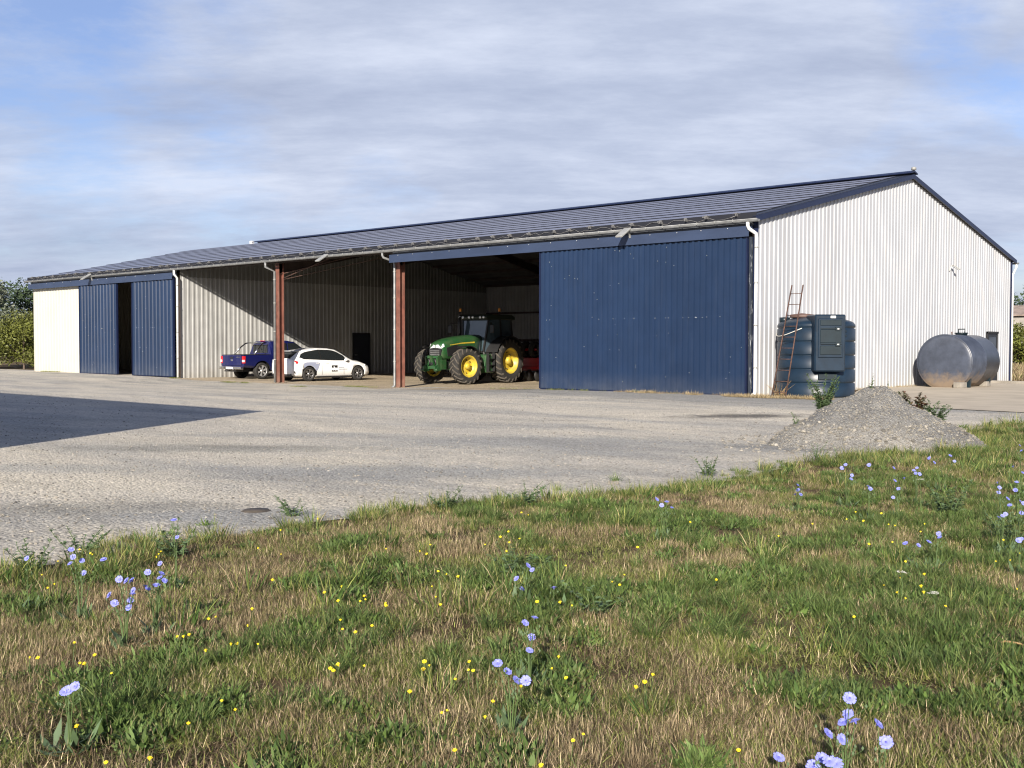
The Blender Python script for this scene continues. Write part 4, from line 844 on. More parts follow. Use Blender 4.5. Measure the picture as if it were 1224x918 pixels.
    mb = MB(); mb.box(-0.84, -0.70, -0.72, 0.72, 0.22, 0.36); mb.build('rear_bumper', 'black_plastic', root, bevel=0.02)
    mb = MB(); mb.box(3.38, 3.53, -0.45, 0.45, 0.28, 0.44); mb.build('grille', 'black_plastic', root, bevel=0.02)
    mb = MB(); mb.box(-0.5, 3.2, -0.72, 0.72, 0.17, 0.30); mb.build('underbody', 'black_plastic', root)
    for x in (0, 2.7):
        for s_ in (-1, 1): wheel(root, x, s_*0.80, 0.325, 0.205, 'rubber', 'alloy', 6, out=s_)
    return root
hatchback()
# --- blue pickup. local +x forward, origin under the rear bumper
def pickup():
    root = empty('pickup_truck', (-28.4, 1.35, -0.07), R(90), 'dark blue double cab pickup truck parked nose in beside the white car', 'pickup truck')
    W = 0.925
    def pr(w_, zb, zt, wt=None, crown=0.02):
        wt = wt or w_*0.97
        return [(0, zb), (w_*0.90, zb), (w_, zb+0.10), (w_, (zb+zt)/2), (w_*0.99, zt-0.08), (wt, zt), (0, zt+crown)]
    # cab and nose
    mb = MB(); sts = [(1.62, pr(W, 0.42, 1.16)), (1.72, pr(W, 0.40, 1.16)), (3.7, pr(W, 0.40, 1.14)), (3.95, pr(W, 0.42, 1.13, 0.84)), (4.5, pr(W, 0.45, 1.10, 0.82)), (5.0, pr(W*0.98, 0.45, 1.03, 0.80)), (5.2, pr(W*0.93, 0.42, 0.94, 0.74)), (5.3, pr(W*0.84, 0.46, 0.84, 0.66))]
    vs, fs = loft(sts); mb.add(vs, fs, 0, False); body = mb.build('body', ['truck_blue', 'black_plastic'], root)
    cut_arches(body, [(4.33, 0.40)], 0.45, 0.5, 0.82)
    # greenhouse
    def gh(x, zt, wt, wb=0.86): return (x, [(0, 1.13), (wb, 1.13), (wb-0.015, 1.18), ((wb+wt)/2, (1.16+zt)/2), (wt, zt-0.06), (wt-0.07, zt), (0, zt+0.02)])
    mb = MB(); vs, fs = loft([gh(1.63, 1.20, 0.80), gh(1.66, 1.60, 0.68), gh(1.78, 1.76, 0.68), gh(2.2, 1.80, 0.69), gh(2.7, 1.80, 0.69), gh(3.1, 1.74, 0.68), gh(3.6, 1.42, 0.74), gh(3.95, 1.17, 0.80)]); mb.add(vs, fs, 0, False); gr = mb.build('cab', 'truck_blue', root)
    for s_ in (-1, 1):
        def Q(P): return [(x, s_*y, z) for x, y, z in P]
        patch('side_window', Q([(1.90, 0.852, 1.22), (2.58, 0.852, 1.22), (2.58, 0.735, 1.68), (1.98, 0.735, 1.68)]), 0.014, 'car_glass', gr, (0, s_, 0.25))
        patch('side_window', Q([(2.66, 0.852, 1.22), (3.55, 0.862, 1.22), (3.22, 0.755, 1.60), (3.02, 0.74, 1.68), (2.66, 0.735, 1.68)]), 0.014, 'car_glass', gr, (0, s_, 0.25))
        patch('bed_side', Q([(0.12, 0.92, 0.62), (0.12, 0.90, 1.10), (1.6, 0.90, 1.10), (1.6, 0.92, 0.62)]), 0.0, 'truck_blue', root, (0, s_, 0), 0.05) if False else None
        patch('tail_light', Q([(0.075, 0.80, 0.74), (0.075, 0.925, 0.74), (0.17, 0.93, 0.74), (0.19, 0.925, 1.07), (0.075, 0.915, 1.07), (0.075, 0.80, 1.07)]), 0.012, 'tail_red', root, (-1, s_, 0), 0.05)
        patch('light_lens', Q([(0.07, 0.81, 0.80), (0.07, 0.925, 0.80), (0.15, 0.93, 0.80), (0.15, 0.93, 0.90), (0.07, 0.925, 0.90), (0.07, 0.81, 0.90)]), 0.02, 'headlamp', root, (-1, s_, 0), 0.04)
        mb = MB(); mb.bar((3.55, s_*0.88, 1.20), (3.52, s_*1.06, 1.24), 0.12, 0.20); mb.build('mirror', 'black_plastic', root, bevel=0.02)
        for x in (1.75, 2.62, 3.55): mb = MB(); mb.box(x, x+0.008, s_*0.927-0.002, s_*0.927+0.002, 0.5, 1.12); mb.build('door_seam', 'black_plastic', root)
        for x in (1.92, 2.78): mb = MB(); mb.bar((x, s_*0.94, 1.02), (x+0.17, s_*0.94, 1.02), 0.02, 0.03); mb.build('door_handle', 'chrome', root)
        mb = MB(); mb.tube([(1.70, s_*0.90, 0.40), (1.9, s_*0.95, 0.38), (3.7, s_*0.95, 0.38), (3.85, s_*0.9, 0.40)], 0.035, 8); mb.build('side_step', 'black_plastic', root)
    # bed: sides with arches, tailgate
    mb = MB(); vs, fs = loft([(0.10, pr(W, 0.56, 1.11)), (0.6, pr(W, 0.52, 1.12)), (1.60, pr(W, 0.46, 1.12))]); mb.add(vs, fs, 0, False); bed = mb.build('bed', ['truck_blue', 'black_plastic'], root); cut_arches(bed, [(1.11, 0.40)], 0.46, 0.5, 0.82)
    mb = MB(); mb.box(0.05, 0.10, -0.75, 0.75, 0.64, 1.12); tg_ = mb.build('tailgate', 'truck_blue', root, bevel=0.012)
    mb = MB(); mb.box(0.035, 0.052, -0.13, 0.13, 0.96, 1.04); mb.build('tailgate_handle', 'black_plastic', tg_)
    mb = MB(); mb.lathe([(0, -0.006), (0.085, -0.004), (0.09, 0.006)], (0.045, 0, 0), 'x', 24); o = mb.build('emblem', 'chrome', tg_); o.scale = (1, 1, 0.5); o.location = (0, 0, 0.88)
    for k in range(6): mb = MB(); mb.box(0.042, 0.050, -0.40-k*0.05, -0.37-k*0.05, 1.0, 1.045); mb.build('lettering', 'chrome', tg_)
    mb = MB(); mb.box(0.12, 1.58, -0.86, 0.86, 1.135, 1.15); mb.build('bed_cover', 'black_plastic', root)
    mb = MB(); mb.box(-0.08, 0.10, -0.90, 0.90, 0.46, 0.58); mb.box(-0.10, 0.05, -0.34, 0.34, 0.42, 0.50); mb.build('rear_bumper', 'chrome', root, bevel=0.02)
    patch('number_plate', [(-0.085, 0.26, 0.47), (-0.085, 0.26, 0.57), (-0.085, -0.26, 0.57), (-0.085, -0.26, 0.47)], 0.012, 'sign_white', root, (-1, 0, 0))
    mb = MB(); mb.tube([(-0.02, 0, 0.40), (-0.26, 0, 0.40)], 0.03, 8); mb.tube([(-0.24, 0, 0.40), (-0.24, 0, 0.48)], [0.02, 0.03], 8); mb.bar((-0.02, -0.45, 0.38), (-0.02, 0.45, 0.38), 0.06, 0.06); mb.build('tow_bar', 'black_plastic', root)
    # sports bar behind the cab
    mb = MB()
    for s_ in (-1, 1): mb.tube([(0.72, s_*0.82, 1.14), (1.05, s_*0.76, 1.48), (1.28, s_*0.70, 1.66), (1.50, s_*0.66, 1.70)], 0.035, 8)
    mb.tube([(1.40, -0.68, 1.69), (1.40, 0.68, 1.69)], 0.035, 8); mb.build('roll_bar', 'chrome', root)
    mb = MB(); mb.box(1.72, 1.80, -0.14, 0.14, 1.775, 1.80); mb.build('brake_light', 'tail_red', root)
    patch('rear_window', [(1.635, 0.60, 1.22), (1.655, 0.56, 1.60), (1.655, -0.56, 1.60), (1.635, -0.60, 1.22)], 0.012, 'car_glass', gr, (-1, 0, 0.05))
    patch('windscreen', [(3.92, 0.66, 1.21), (3.14, 0.56, 1.73), (3.14, -0.56, 1.73), (3.92, -0.66, 1.21)], 0.03, 'car_glass', gr, (0.6, 0, 0.9), 0.02)
    mb = MB(); mb.box(0.3, 5.1, -0.55, 0.55, 0.34, 0.50); mb.build('chassis', 'black_plastic', root)
    mb = MB(); mb.box(5.24, 5.34, -0.5, 0.5, 0.58, 0.84); mb.build('grille', 'chrome', root)
    for x in (1.11, 4.33):
        for s_ in (-1, 1): wheel(root, x, s_*0.80, 0.385, 0.25, 'rubber', 'alloy_light', 6, out=s_)
    return root
pickup()
# --- tractor. local +x forward, origin under the rear axle
def big_wheel(parent, x, y, r, wd, out, steer=0.0, nl=18):
    c = (0, 0, 0); t = MB(); rr = r*0.56
    t.lathe([(rr, -wd*0.40), (rr+0.03, -wd*0.46), (r*0.80, -wd*0.5), (r*0.92, -wd*0.47), (r*0.955, -wd*0.3), (r*0.96, 0), (r*0.955, wd*0.3), (r*0.92, wd*0.47), (r*0.80, wd*0.5), (rr+0.03, wd*0.46), (rr, wd*0.40), (rr, -wd*0.40)], c, 'y', 48)
    # chevron lugs
    for k in range(nl):
        for s_ in (-1, 1):
            a0 = 2*PI*(k+(0.5 if s_ > 0 else 0))/nl; da = 2*PI/nl*1.05
            vs = []
            for (f, yy, rad0, rad1) in ((0.0, 0.03*-s_*wd, r*0.95, r*1.0), (0.35, s_*wd*0.24, r*0.95, r*0.998), (0.75, s_*wd*0.47, r*0.90, r*0.965), (0.95, s_*wd*0.515, r*0.80, r*0.86)):
                for dd2 in (-0.035, 0.035):
                    a = a0-f*da+dd2/r*(1.0)
                    for rad in (rad0, rad1): vs.append((rad*math.cos(a), yy, rad*math.sin(a)))
            fs_ = []
            for i in range(3):
                b = i*4; fs_ += [(b+1, b+5, b+7, b+3), (b, b+4, b+5, b+1), (b+2, b+3, b+7, b+6), (b, b+2, b+6, b+4)]
            fs_ += [(0, 1, 3, 2), (12, 14, 15, 13)]
            t.add(vs, fs_, 1)
    tw = t.build('wheel', ['rubber', 'rubber_dusty'], parent, (x, y, r)); tw.rotation_euler = (0, 0, steer)
    m = MB(); f = out*wd*0.40; dsh = out*wd*0.36
    m.lathe([(rr+0.035, f+out*0.03), (rr+0.005, f+out*0.03), (rr-0.03, f-out*0.02), (rr-0.045, f-dsh*0.9), (rr-0.11, f-dsh*1.0), (0.33*r, f-dsh*1.02), (0.26*r, f-dsh*0.85), (0.0, f-dsh*0.85)], c, 'y', 40)
    m.lathe([(rr+0.03, -f*1.0-out*0.03), (rr-0.05, -f*0.9)], c, 'y', 40)
    m.lathe([(0.17*r, f-dsh*0.85), (0.165*r, f-dsh*0.2), (0.12*r, f-dsh*0.0), (0, f+dsh*0.05)], c, 'y', 24)
    rm = m.build('rim', 'tractor_yellow', tw)
    m = MB()
    for k in range(8):
        a = 2*PI*k/8; m.lathe([(0.022, f-dsh*0.98), (0.022, f-dsh*0.75), (0, f-dsh*0.75)], (0.37*r*math.cos(a)*0.98, 0, 0.37*r*math.sin(a)*0.98), 'y', 6)
    m.build('wheel_bolt', 'black_plastic', rm)
    return tw
def tractor():
    hd = math.atan2(-0.995, 0.105)
    root = empty('tractor', (-17.15, 6.95, -0.08), hd, 'green tractor with yellow wheels parked nose out in the open bay', 'tractor')
    G1, BK = 'tractor_green', 'black_plastic'
    for s_ in (-1, 1):
        big_wheel(root, 0, s_*0.93, 0.95, 0.60, s_, 0, 20); big_wheel(root, 2.77, s_*0.95, 0.74, 0.48, s_, R(-9), 17)
    # hood: rounded loft from nose to cab
    def hp(w_, z0, z1, sh): return [(0, z0), (w_*0.8, z0), (w_, z0+0.08), (w_*1.0, z1-sh), (w_*0.86, z1-sh*0.35), (w_*0.55, z1-0.02), (0, z1)]
    mb = MB(); vs, fs = loft([(1.0, hp(0.46, 1.10, 2.06, 0.25)), (1.6, hp(0.45, 1.08, 2.04, 0.25)), (2.3, hp(0.43, 1.06, 1.98, 0.24)), (2.9, hp(0.41, 1.04, 1.90, 0.22)), (3.25, hp(0.39, 1.02, 1.82, 0.20)), (3.46, hp(0.36, 1.04, 1.73, 0.18)), (3.55, hp(0.31, 1.10, 1.66, 0.15))])
    mb.add(vs, fs, 0, True); hood = mb.build('hood', G1, root)
    # the grille face and side vents
    patch('grille', [(3.60, 0.29, 1.14), (3.57, 0.33, 1.44), (3.55, 0.24, 1.50), (3.55, -0.24, 1.50), (3.57, -0.33, 1.44), (3.60, -0.29, 1.14), (3.58, -0.2, 1.06), (3.58, 0.2, 1.06)], 0.0, BK, hood, (1, 0, 0.1), 0.06)
    for s_ in (-1, 1):
        patch('headlight', [(3.59, s_*0.04, 1.50), (3.54, s_*0.30, 1.47), (3.44, s_*0.385, 1.55), (3.45, s_*0.35, 1.66), (3.58, s_*0.04, 1.61)], 0.012, 'headlamp', hood, (1, s_*0.35, 0.15), 0.09)
        patch('side_vent', [(2.35, s_*0.45, 1.20), (3.25, s_*0.415, 1.16), (3.32, s_*0.41, 1.50), (2.75, s_*0.435, 1.62), (2.40, s_*0.45, 1.55)], 0.0, BK, hood, (0, s_, 0), 0.05)
        patch('stripe', [(1.55, s_*0.455, 1.70), (2.35, s_*0.437, 1.67), (3.10, s_*0.41, 1.60), (3.10, s_*0.41, 1.625), (2.35, s_*0.437, 1.72), (1.55, s_*0.455, 1.76)], 0.002, 'tractor_yellow', hood, (0, s_, 0), 0.02)
    for zz in (1.20, 1.28, 1.36): mb = MB(); mb.box(3.60, 3.612, -0.24, 0.24, zz, zz+0.018); mb.build('grille_bar', 'steel_dull', hood)
    # chassis, engine, axle, front hitch
    mb = MB(); mb.box(-0.3, 3.3, -0.24, 0.24, 0.62, 1.04); mb.box(0.9, 2.3, -0.33, 0.33, 0.70, 1.12); mb.build('engine', BK, root, bevel=0.02)
    mb = MB(); mb.tube([(2.77, -0.75, 0.72), (2.77, 0.75, 0.72)], 0.11, 12); mb.box(2.6, 2.94, -0.3, 0.3, 0.58, 0.92); mb.build('front_axle', G1, root)
    mb = MB(); mb.tube([(0, -0.7, 0.95), (0, 0.7, 0.95)], 0.17, 14); mb.box(-0.45, 0.4, -0.32, 0.32, 0.62, 1.25); mb.build('rear_axle', BK, root)
    fh = MB()
    fh.box(3.30, 3.62, -0.36, 0.36, 0.62, 1.02)
    for s_ in (-1, 1):
        fh.prism([(3.55, 0.60), (3.86, 0.50), (3.98, 0.56), (3.98, 0.74), (3.80, 0.80), (3.84, 1.10), (3.70, 1.20), (3.55, 1.16)], s_*0.30-0.035, s_*0.30+0.035, 'y')
        fh.bar((3.62, s_*0.20, 1.02), (3.90, s_*0.34, 0.58), 0.07, 0.07)
        fh.tube([(3.95, s_*0.30, 0.60), (3.95, s_*0.42, 0.60)], 0.05, 10)
    fh.bar((3.76, -0.34, 1.12), (3.76, 0.34, 1.12), 0.09, 0.10); fh.bar((3.72, -0.34, 0.70), (3.72, 0.34, 0.70), 0.09, 0.12); fh.bar((3.68, 0, 0.72), (3.84, 0, 1.18), 0.12, 0.10)
    fh.build('front_linkage', G1, root)
    mb = MB(); mb.tube([(3.66, -0.16, 0.70), (3.78, -0.16, 1.04)], 0.035, 8); mb.tube([(3.66, 0.16, 0.70), (3.78, 0.16, 1.04)], 0.035, 8); mb.tube([(3.76, 0, 0.85), (3.80, 0, 0.85)], 0.06, 10); mb.build('hydraulic_ram', BK, root)
    # cab frame, glass, roof
    cx0, cx1, cw, cz0, cz1 = -0.62, 1.05, 0.76, 1.22, 2.72
    fr = MB(); front_b = {}
    P = {}
    for s_ in (-1, 1):
        P[s_] = dict(fb=Vector((1.10, s_*0.56, cz0+0.1)), ft=Vector((0.92, s_*0.70, cz1)), mb=Vector((0.15, s_*0.80, cz0-0.25)), mt=Vector((0.20, s_*0.76, cz1)), rb=Vector((-0.72, s_*0.74, cz0+0.45)), rt=Vector((-0.60, s_*0.72, cz1)))
        q = P[s_]
        fr.bar(q['fb'], q['ft'], 0.07, 0.07); fr.bar(q['mb'], q['mt'], 0.06, 0.09); fr.bar(q['rb'], q['rt'], 0.08, 0.09)
        fr.bar(q['fb'], q['mb'], 0.07, 0.08); fr.bar(q['mb'], q['rb'], 0.07, 0.10); fr.bar(q['ft'], q['rt'], 0.07, 0.07)
        fr.bar(q['fb']+Vector((0, 0, 0.0)), Vector((1.0, s_*0.70, 0.95)), 0.06, 0.06)
    fr.bar(P[-1]['fb'], P[1]['fb'], 0.08, 0.08); fr.bar(P[-1]['rb'], P[1]['rb'], 0.08, 0.08); fr.bar(P[-1]['ft'], P[1]['ft'], 0.06, 0.10); fr.bar(P[-1]['rt'], P[1]['rt'], 0.06, 0.10)
    fr.box(-0.6, 1.0, -0.60, 0.60, 1.0, 1.24); cab = fr.build('cab_frame', BK, root)
    q = P[1]; q2 = P[-1]
    patch('windscreen', [q['fb'], q['ft'], q2['ft'], q2['fb']], 0.0, 'cab_glass', cab, (1, 0, 0.1), 0.01)
    patch('rear_window', [q['rb'], q['rt'], q2['rt'], q2['rb']], 0.0, 'cab_glass', cab, (-1, 0, 0.1), 0.01)
    for s_ in (-1, 1):
        q = P[s_]; patch('cab_door', [q['fb'], q['ft'], q['mt'], q['mb']], 0.01, 'cab_glass', cab, (0, s_, 0.05), 0.01); patch('side_window', [q['mb'], q['mt'], q['rt'], q['rb']], 0.01, 'cab_glass', cab, (0, s_, 0.05), 0.01)
    mb = MB(); mb.box(-0.25, 0.25, -0.25, 0.25, 1.25, 1.62); mb.box(-0.35, -0.22, -0.25, 0.25, 1.6, 2.25); mb.build('seat', BK, cab, bevel=0.04)
    mb = MB(); mb.tube([(0.75, 0, 1.3), (0.55, 0, 1.85)], 0.04, 8); mb.lathe([(0.19, -0.015), (0.21, 0), (0.19, 0.015)], (0.53, 0, 1.87), 'z', 20); mb.build('steering_wheel', BK, cab)
    mb = MB(); mb.prism([(-0.86, 2.70), (1.12, 2.70), (1.22, 2.76), (1.16, 2.86), (0.8, 2.93), (-0.6, 2.93), (-0.86, 2.84)], -0.80, 0.80, 'y'); rf = mb.build('cab_roof', 'cab_roof_shaded', root, bevel=0.03)
    for y in (-0.66, -0.48, -0.14, 0.06, 0.46, 0.64): mb = MB(); mb.lathe([(0, 0.03), (0.05, 0.028), (0.06, 0.0)], (1.19, y, 2.79), 'x', 12); mb.build('work_light', 'headlamp', rf)
    for x, y in ((1.05, -0.72), (0.30, 0.80)):
        mb = MB(); mb.tube([(x, y, 2.85), (x, y, 3.05)], 0.012, 6); b_ = mb.build('beacon_stalk', BK, rf); mb = MB(); mb.lathe([(0.05, 0), (0.055, 0.10), (0.03, 0.14), (0, 0.15)], (x, y, 3.05), n=12); mb.build('beacon', 'amber', b_)
    for s_ in (-1, 1):
        mb = MB(); mb.tube([(1.0, s_*0.72, 2.55), (1.25, s_*1.10, 2.55), (1.25, s_*1.12, 2.20)], 0.018, 6); ar = mb.build('mirror_arm', BK, root); mb = MB(); mb.box(1.22, 1.28, s_*1.14-0.10, s_*1.14+0.10, 2.12, 2.46); mb.build('mirror', BK, ar, bevel=0.02)
    mb = MB(); mb.tube([(1.25, -0.62, 1.5), (1.25, -0.62, 2.55), (1.20, -0.64, 2.80)], [0.09, 0.085, 0.05], 12); mb.build('exhaust', BK, root)
    # mudguards
    def guard(x, z, r, y0, y1, a0, a1, nm, m):
        mb = MB(); n = 14; vs = []; 
        for i in range(n+1):
            a = R(a0+(a1-a0)*i/n)
            for rad in (r, r+0.03):
                for yy in (y0, y1): vs.append((x+rad*math.cos(a), yy, z+rad*math.sin(a)))
        fs_ = []
        for i in range(n): b = i*4; fs_ += [(b, b+4, b+5, b+1), (b+2, b+3, b+7, b+6), (b, b+2, b+6, b+4), (b+1, b+5, b+7, b+3)]
        fs_ += [(0, 1, 3, 2), (n*4, n*4+2, n*4+3, n*4+1)]; mb.add(vs, fs_, 0, False); return mb.build(nm, m, root)
    for s_ in (-1, 1):
        a, b = sorted((s_*0.60, s_*1.22)); guard(0, 0.95, 1.03, a, b, 20, 150, 'rear_mudguard', BK)
        mb = MB(); ring = [(1.03*math.cos(R(t_)), 0.95+1.03*math.sin(R(t_))) for t_ in np.linspace(25, 150, 14)]; mb.prism(ring+[(-0.75, 1.25), (0.75, 1.25)], s_*0.62-0.02, s_*0.62+0.02, 'y'); mb.build('mudguard_side', BK, root)
        a, b = sorted((s_*0.74, s_*1.16)); guard(2.77, 0.74, 0.82, a, b, 70, 185, 'front_mudguard', BK)
    # steps and fuel tank
    mb = MB(); mb.prism([(0.95, 0.45), (1.50, 0.45), (1.62, 0.70), (1.50, 1.20), (1.15, 1.25), (1.05, 1.1)], 0.52, 1.02, 'y'); mb.build('fuel_tank', G1, root, bevel=0.03)
    mb = MB(); mb.prism([(0.95, 0.45), (1.50, 0.45), (1.62, 0.70), (1.50, 1.20), (1.15, 1.25), (1.05, 1.1)], -1.02, -0.52, 'y'); mb.build('battery_box', BK, root, bevel=0.03)
    mb = MB()
    for zz in (0.50, 0.76, 1.02): mb.box(1.08, 1.46, 1.02, 1.18, zz, zz+0.03)
    mb.box(1.06, 1.08, 1.02, 1.16, 0.48, 1.3); mb.box(1.46, 1.48, 1.02, 1.16, 0.48, 1.3); mb.build('steps', BK, root)
    mb = MB(); mb.tube([(1.62, 0.75, 1.1), (1.62, 0.78, 1.7)], 0.015, 6); mb.build('hand_rail', BK, root)
    # rear hitch
    mb = MB(); mb.bar((-0.4, -0.42, 0.6), (-1.1, -0.42, 0.5), 0.08, 0.08); mb.bar((-0.4, 0.42, 0.6), (-1.1, 0.42, 0.5), 0.08, 0.08); mb.bar((-0.4, 0, 1.1), (-1.1, 0, 0.95), 0.06, 0.06); mb.build('rear_linkage', BK, root)
    return root
tractor()
# --- red seed drill standing behind the tractor
def drill():
    root = empty('seed_drill', (-17.6, 9.5, -0.08), R(-86), 'red implement with black packer tyres and a striped warning board, behind the tractor', 'farm implement')
    mb = MB(); mb.box(-1.2, 0.1, -1.5, 1.5, 0.62, 1.05); mb.bar((-1.1, -1.5, 0.5), (-1.1, 1.5, 0.5), 0.14, 0.14); mb.bar((0.3, -1.4, 0.6), (0.3, 1.4, 0.6), 0.12, 0.12); mb.build('frame', 'implement_red', root, bevel=0.01)
    mb = MB(); mb.prism([(-1.1, 1.05), (-0.7, 1.05), (-0.55, 1.50), (-1.25, 1.50)], -1.45, 1.45, 'y'); mb.build('hopper', 'implement_red', root)
    for k in range(6):
        y = -1.25+k*0.5
        mb = MB(); prof = [(0.20, -0.10), (0.34, -0.11), (0.37, -0.05), (0.37, 0.05), (0.34, 0.11), (0.20, 0.10), (0.20, -0.10)]; mb.lathe(prof, (-0.1, y, 1.42), 'y', 24); mb.lathe([(0.20, -0.02), (0.0, -0.02)], (-0.1, y, 1.42), 'y', 24); mb.build('packer_tyre', 'rubber', root)
        mb = MB(); mb.lathe([(0.0, -0.01), (0.26, -0.008), (0.26, 0.008), (0, 0.01)], (0.45, y+0.1, 0.27), 'y', 20); mb.bar((0.3, y+0.1, 0.62), (0.45, y+0.1, 0.27), 0.03, 0.05); mb.build('coulter_disc', 'black_plastic', root)
    mb = MB(); mb.tube([(-0.1, -1.5, 1.42), (-0.1, 1.5, 1.42)], 0.05, 8); mb.bar((-0.6, -1.4, 1.0), (-0.1, -1.4, 1.42), 0.06, 0.08); mb.bar((-0.6, 1.4, 1.0), (-0.1, 1.4, 1.42), 0.06, 0.08); mb.build('packer_axle', 'implement_red', root)
    # warning board: red and white stripes, built as slats of one board, on the end facing the yard
    mb = MB(); mb.box(-0.12, 0.32, 1.52, 1.54, 0.64, 1.0); wb = mb.build('warning_board', 'implement_red', root)
    for (ring) in ([(-0.02, 0.66), (0.10, 0.66), (0.10, 0.98), (0.02, 0.98)], [(0.16, 0.66), (0.28, 0.66), (0.12, 0.98), (0.11, 0.88)]):
        mb = MB(); mb.prism(ring, 1.541, 1.547, 'y'); mb.build('board_stripe', 'sign_white', wb)
    mb = MB()
    for s_ in (-1.2, 1.2): mb.bar((-1.1, s_, 0.5), (-1.1, s_, 0.0), 0.08, 0.08)
    mb.build('stand', 'black_plastic', root)
drill()
# ------------------------------------------------------------------ gravel pile
PXc, PYc, PH, PR = 8.84, -11.86, 0.95, 1.42
def pile_z(x, y):
    dx = np.asarray(x)-PXc; dy = np.asarray(y)-PYc; a = np.arctan2(dy, dx); r = np.hypot(dx, dy)
    rad = PR*(1+0.10*np.sin(a*2+1.0)+0.06*np.sin(a*5+0.6))
    t_ = np.clip(r/rad, 0, 1.2)
    h = PH*np.clip(1-t_, 0, 1)**0.92*(1-0.10*np.exp(-(t_/0.10)**2))
    h = h+0.10*np.exp(-((t_-0.85)/0.2)**2)*(t_ < 1.2)*np.clip(1.15-t_, 0, 1)
    h = h+0.13*(fbm(x, y, 0.55, 71)-0.5)*np.clip(1.2-t_, 0, 1)*2.0+0.03*(fbm(x, y, 0.16, 73)-0.5)*np.clip(1.3-t_, 0, 1)*2
    return h-0.05*np.clip((t_-0.95)/0.2, 0, 1)
def on_pile(x, y): return max(g(x, y), g(x, y)+float(pile_z(x, y)))
pile = empty('gravel_pile', (0, 0, 0), 0, 'heap of grey gravel standing in front of the gable', 'gravel heap')
xs_ = np.linspace(PXc-2.3, PXc+2.3, 140); ys_ = np.linspace(PYc-2.3, PYc+2.3, 140)
o = grid('heap', xs_, ys_, lambda x, y: G(x, y)+pile_z(x, y), 'heap_gravel', 0.0); o.parent = pile
# ------------------------------------------------------------------ instancing for things nobody could count
def scatter(name, variants, P, ROT, SC, IDX, parent=None):
    """an object whose vertices carry copies of the variant meshes (kept in a collection of their own)"""
    lib = bpy.data.collections.new(name+'_kinds')
    for v in variants:
        for c in list(v.users_collection): c.objects.unlink(v)
        lib.objects.link(v)
    me = bpy.data.meshes.new(name); n = len(P)
    me.vertices.add(n); me.vertices.foreach_set('co', np.asarray(P, np.float32).ravel())
    a = me.attributes.new('rot', 'FLOAT_VECTOR', 'POINT'); a.data.foreach_set('vector', np.asarray(ROT, np.float32).ravel())
    a = me.attributes.new('scl', 'FLOAT', 'POINT'); a.data.foreach_set('value', np.asarray(SC, np.float32))
    a = me.attributes.new('idx', 'INT', 'POINT'); a.data.foreach_set('value', np.asarray(IDX, np.int32))
    me.update()
    ob = bpy.data.objects.new(name, me); COL.objects.link(ob)
    ng = bpy.data.node_groups.new(name, 'GeometryNodeTree')
    ng.interface.new_socket('Geometry', in_out='INPUT', socket_type='NodeSocketGeometry'); ng.interface.new_socket('Geometry', in_out='OUTPUT', socket_type='NodeSocketGeometry')
    gi = ng.nodes.new('NodeGroupInput'); go = ng.nodes.new('NodeGroupOutput')
    mp = ng.nodes.new('GeometryNodeMeshToPoints'); ip = ng.nodes.new('GeometryNodeInstanceOnPoints'); ci = ng.nodes.new('GeometryNodeCollectionInfo')
    ci.inputs[0].default_value = lib; ci.inputs[1].default_value = True; ci.inputs[2].default_value = True
    def attr(nm, t):
        q = ng.nodes.new('GeometryNodeInputNamedAttribute'); q.data_type = t; q.inputs[0].default_value = nm; return q.outputs[0]
    e2r = ng.nodes.new('FunctionNodeEulerToRotation'); L = ng.links.new
    L(attr('rot', 'FLOAT_VECTOR'), e2r.inputs[0])
    L(gi.outputs[0], mp.inputs[0]); L(mp.outputs[0], ip.inputs['Points']); L(ci.outputs[0], ip.inputs['Instance'])
    ip.inputs['Pick Instance'].default_value = True
    L(attr('idx', 'INT'), ip.inputs['Instance Index']); L(e2r.outputs[0], ip.inputs['Rotation']); L(attr('scl', 'FLOAT'), ip.inputs['Scale'])
    L(ip.outputs[0], go.inputs[0])
    md = ob.modifiers.new('scatter', 'NODES'); md.node_group = ng
    if parent: ob.parent = parent
    return ob
# stones
def stone(i):
    import bmesh
    rng = random.Random(100+i); bm = bmesh.new(); bmesh.ops.create_icosphere(bm, subdivisions=1, radius=1)
    sx, sy, sz = rng.uniform(0.8, 1.2), rng.uniform(0.6, 1.0), rng.uniform(0.4, 0.7)
    for v in bm.verts: k = rng.uniform(0.75, 1.15); v.co = Vector((v.co.x*sx*k, v.co.y*sy*k, v.co.z*sz*k))
    me = bpy.data.meshes.new('stone'); bm.to_mesh(me); bm.free(); me.materials.append(MATS['stone'])
    o = bpy.data.objects.new('stone_%02d' % i, me); COL.objects.link(o); return o
def stone_mat():
    m = bpy.data.materials.new('stone'); m.use_nodes = True; MATS['stone'] = m; t = m.node_tree; b = t.nodes['Principled BSDF']; b.inputs['Roughness'].default_value = 0.85; b.inputs['Specular IOR Level'].default_value = 0.3
    oi = N(t, 'ShaderNodeObjectInfo'); r_ = ramp(t, [(0.0, (0.10, 0.095, 0.085)), (0.35, (0.17, 0.16, 0.14)), (0.7, (0.24, 0.22, 0.18)), (1.0, (0.33, 0.31, 0.27))]); t.links.new(oi.outputs['Random'], r_.inputs[0]); t.links.new(r_.outputs[0], b.inputs['Base Color'])
stone_mat()
def stones_at(name, P, smin, smax, parent=None, power=2.0):
    n = len(P); sc = smin+(smax-smin)*RNG.random(n)**power
    ROT = np.stack([RNG.normal(0, 0.25, n), RNG.normal(0, 0.25, n), RNG.random(n)*6.28], -1)
    return scatter(name, [stone(i+hash(name[:1]) % 3*0) for i in range(6)], P, ROT, sc, RNG.integers(0, 6, n), parent)
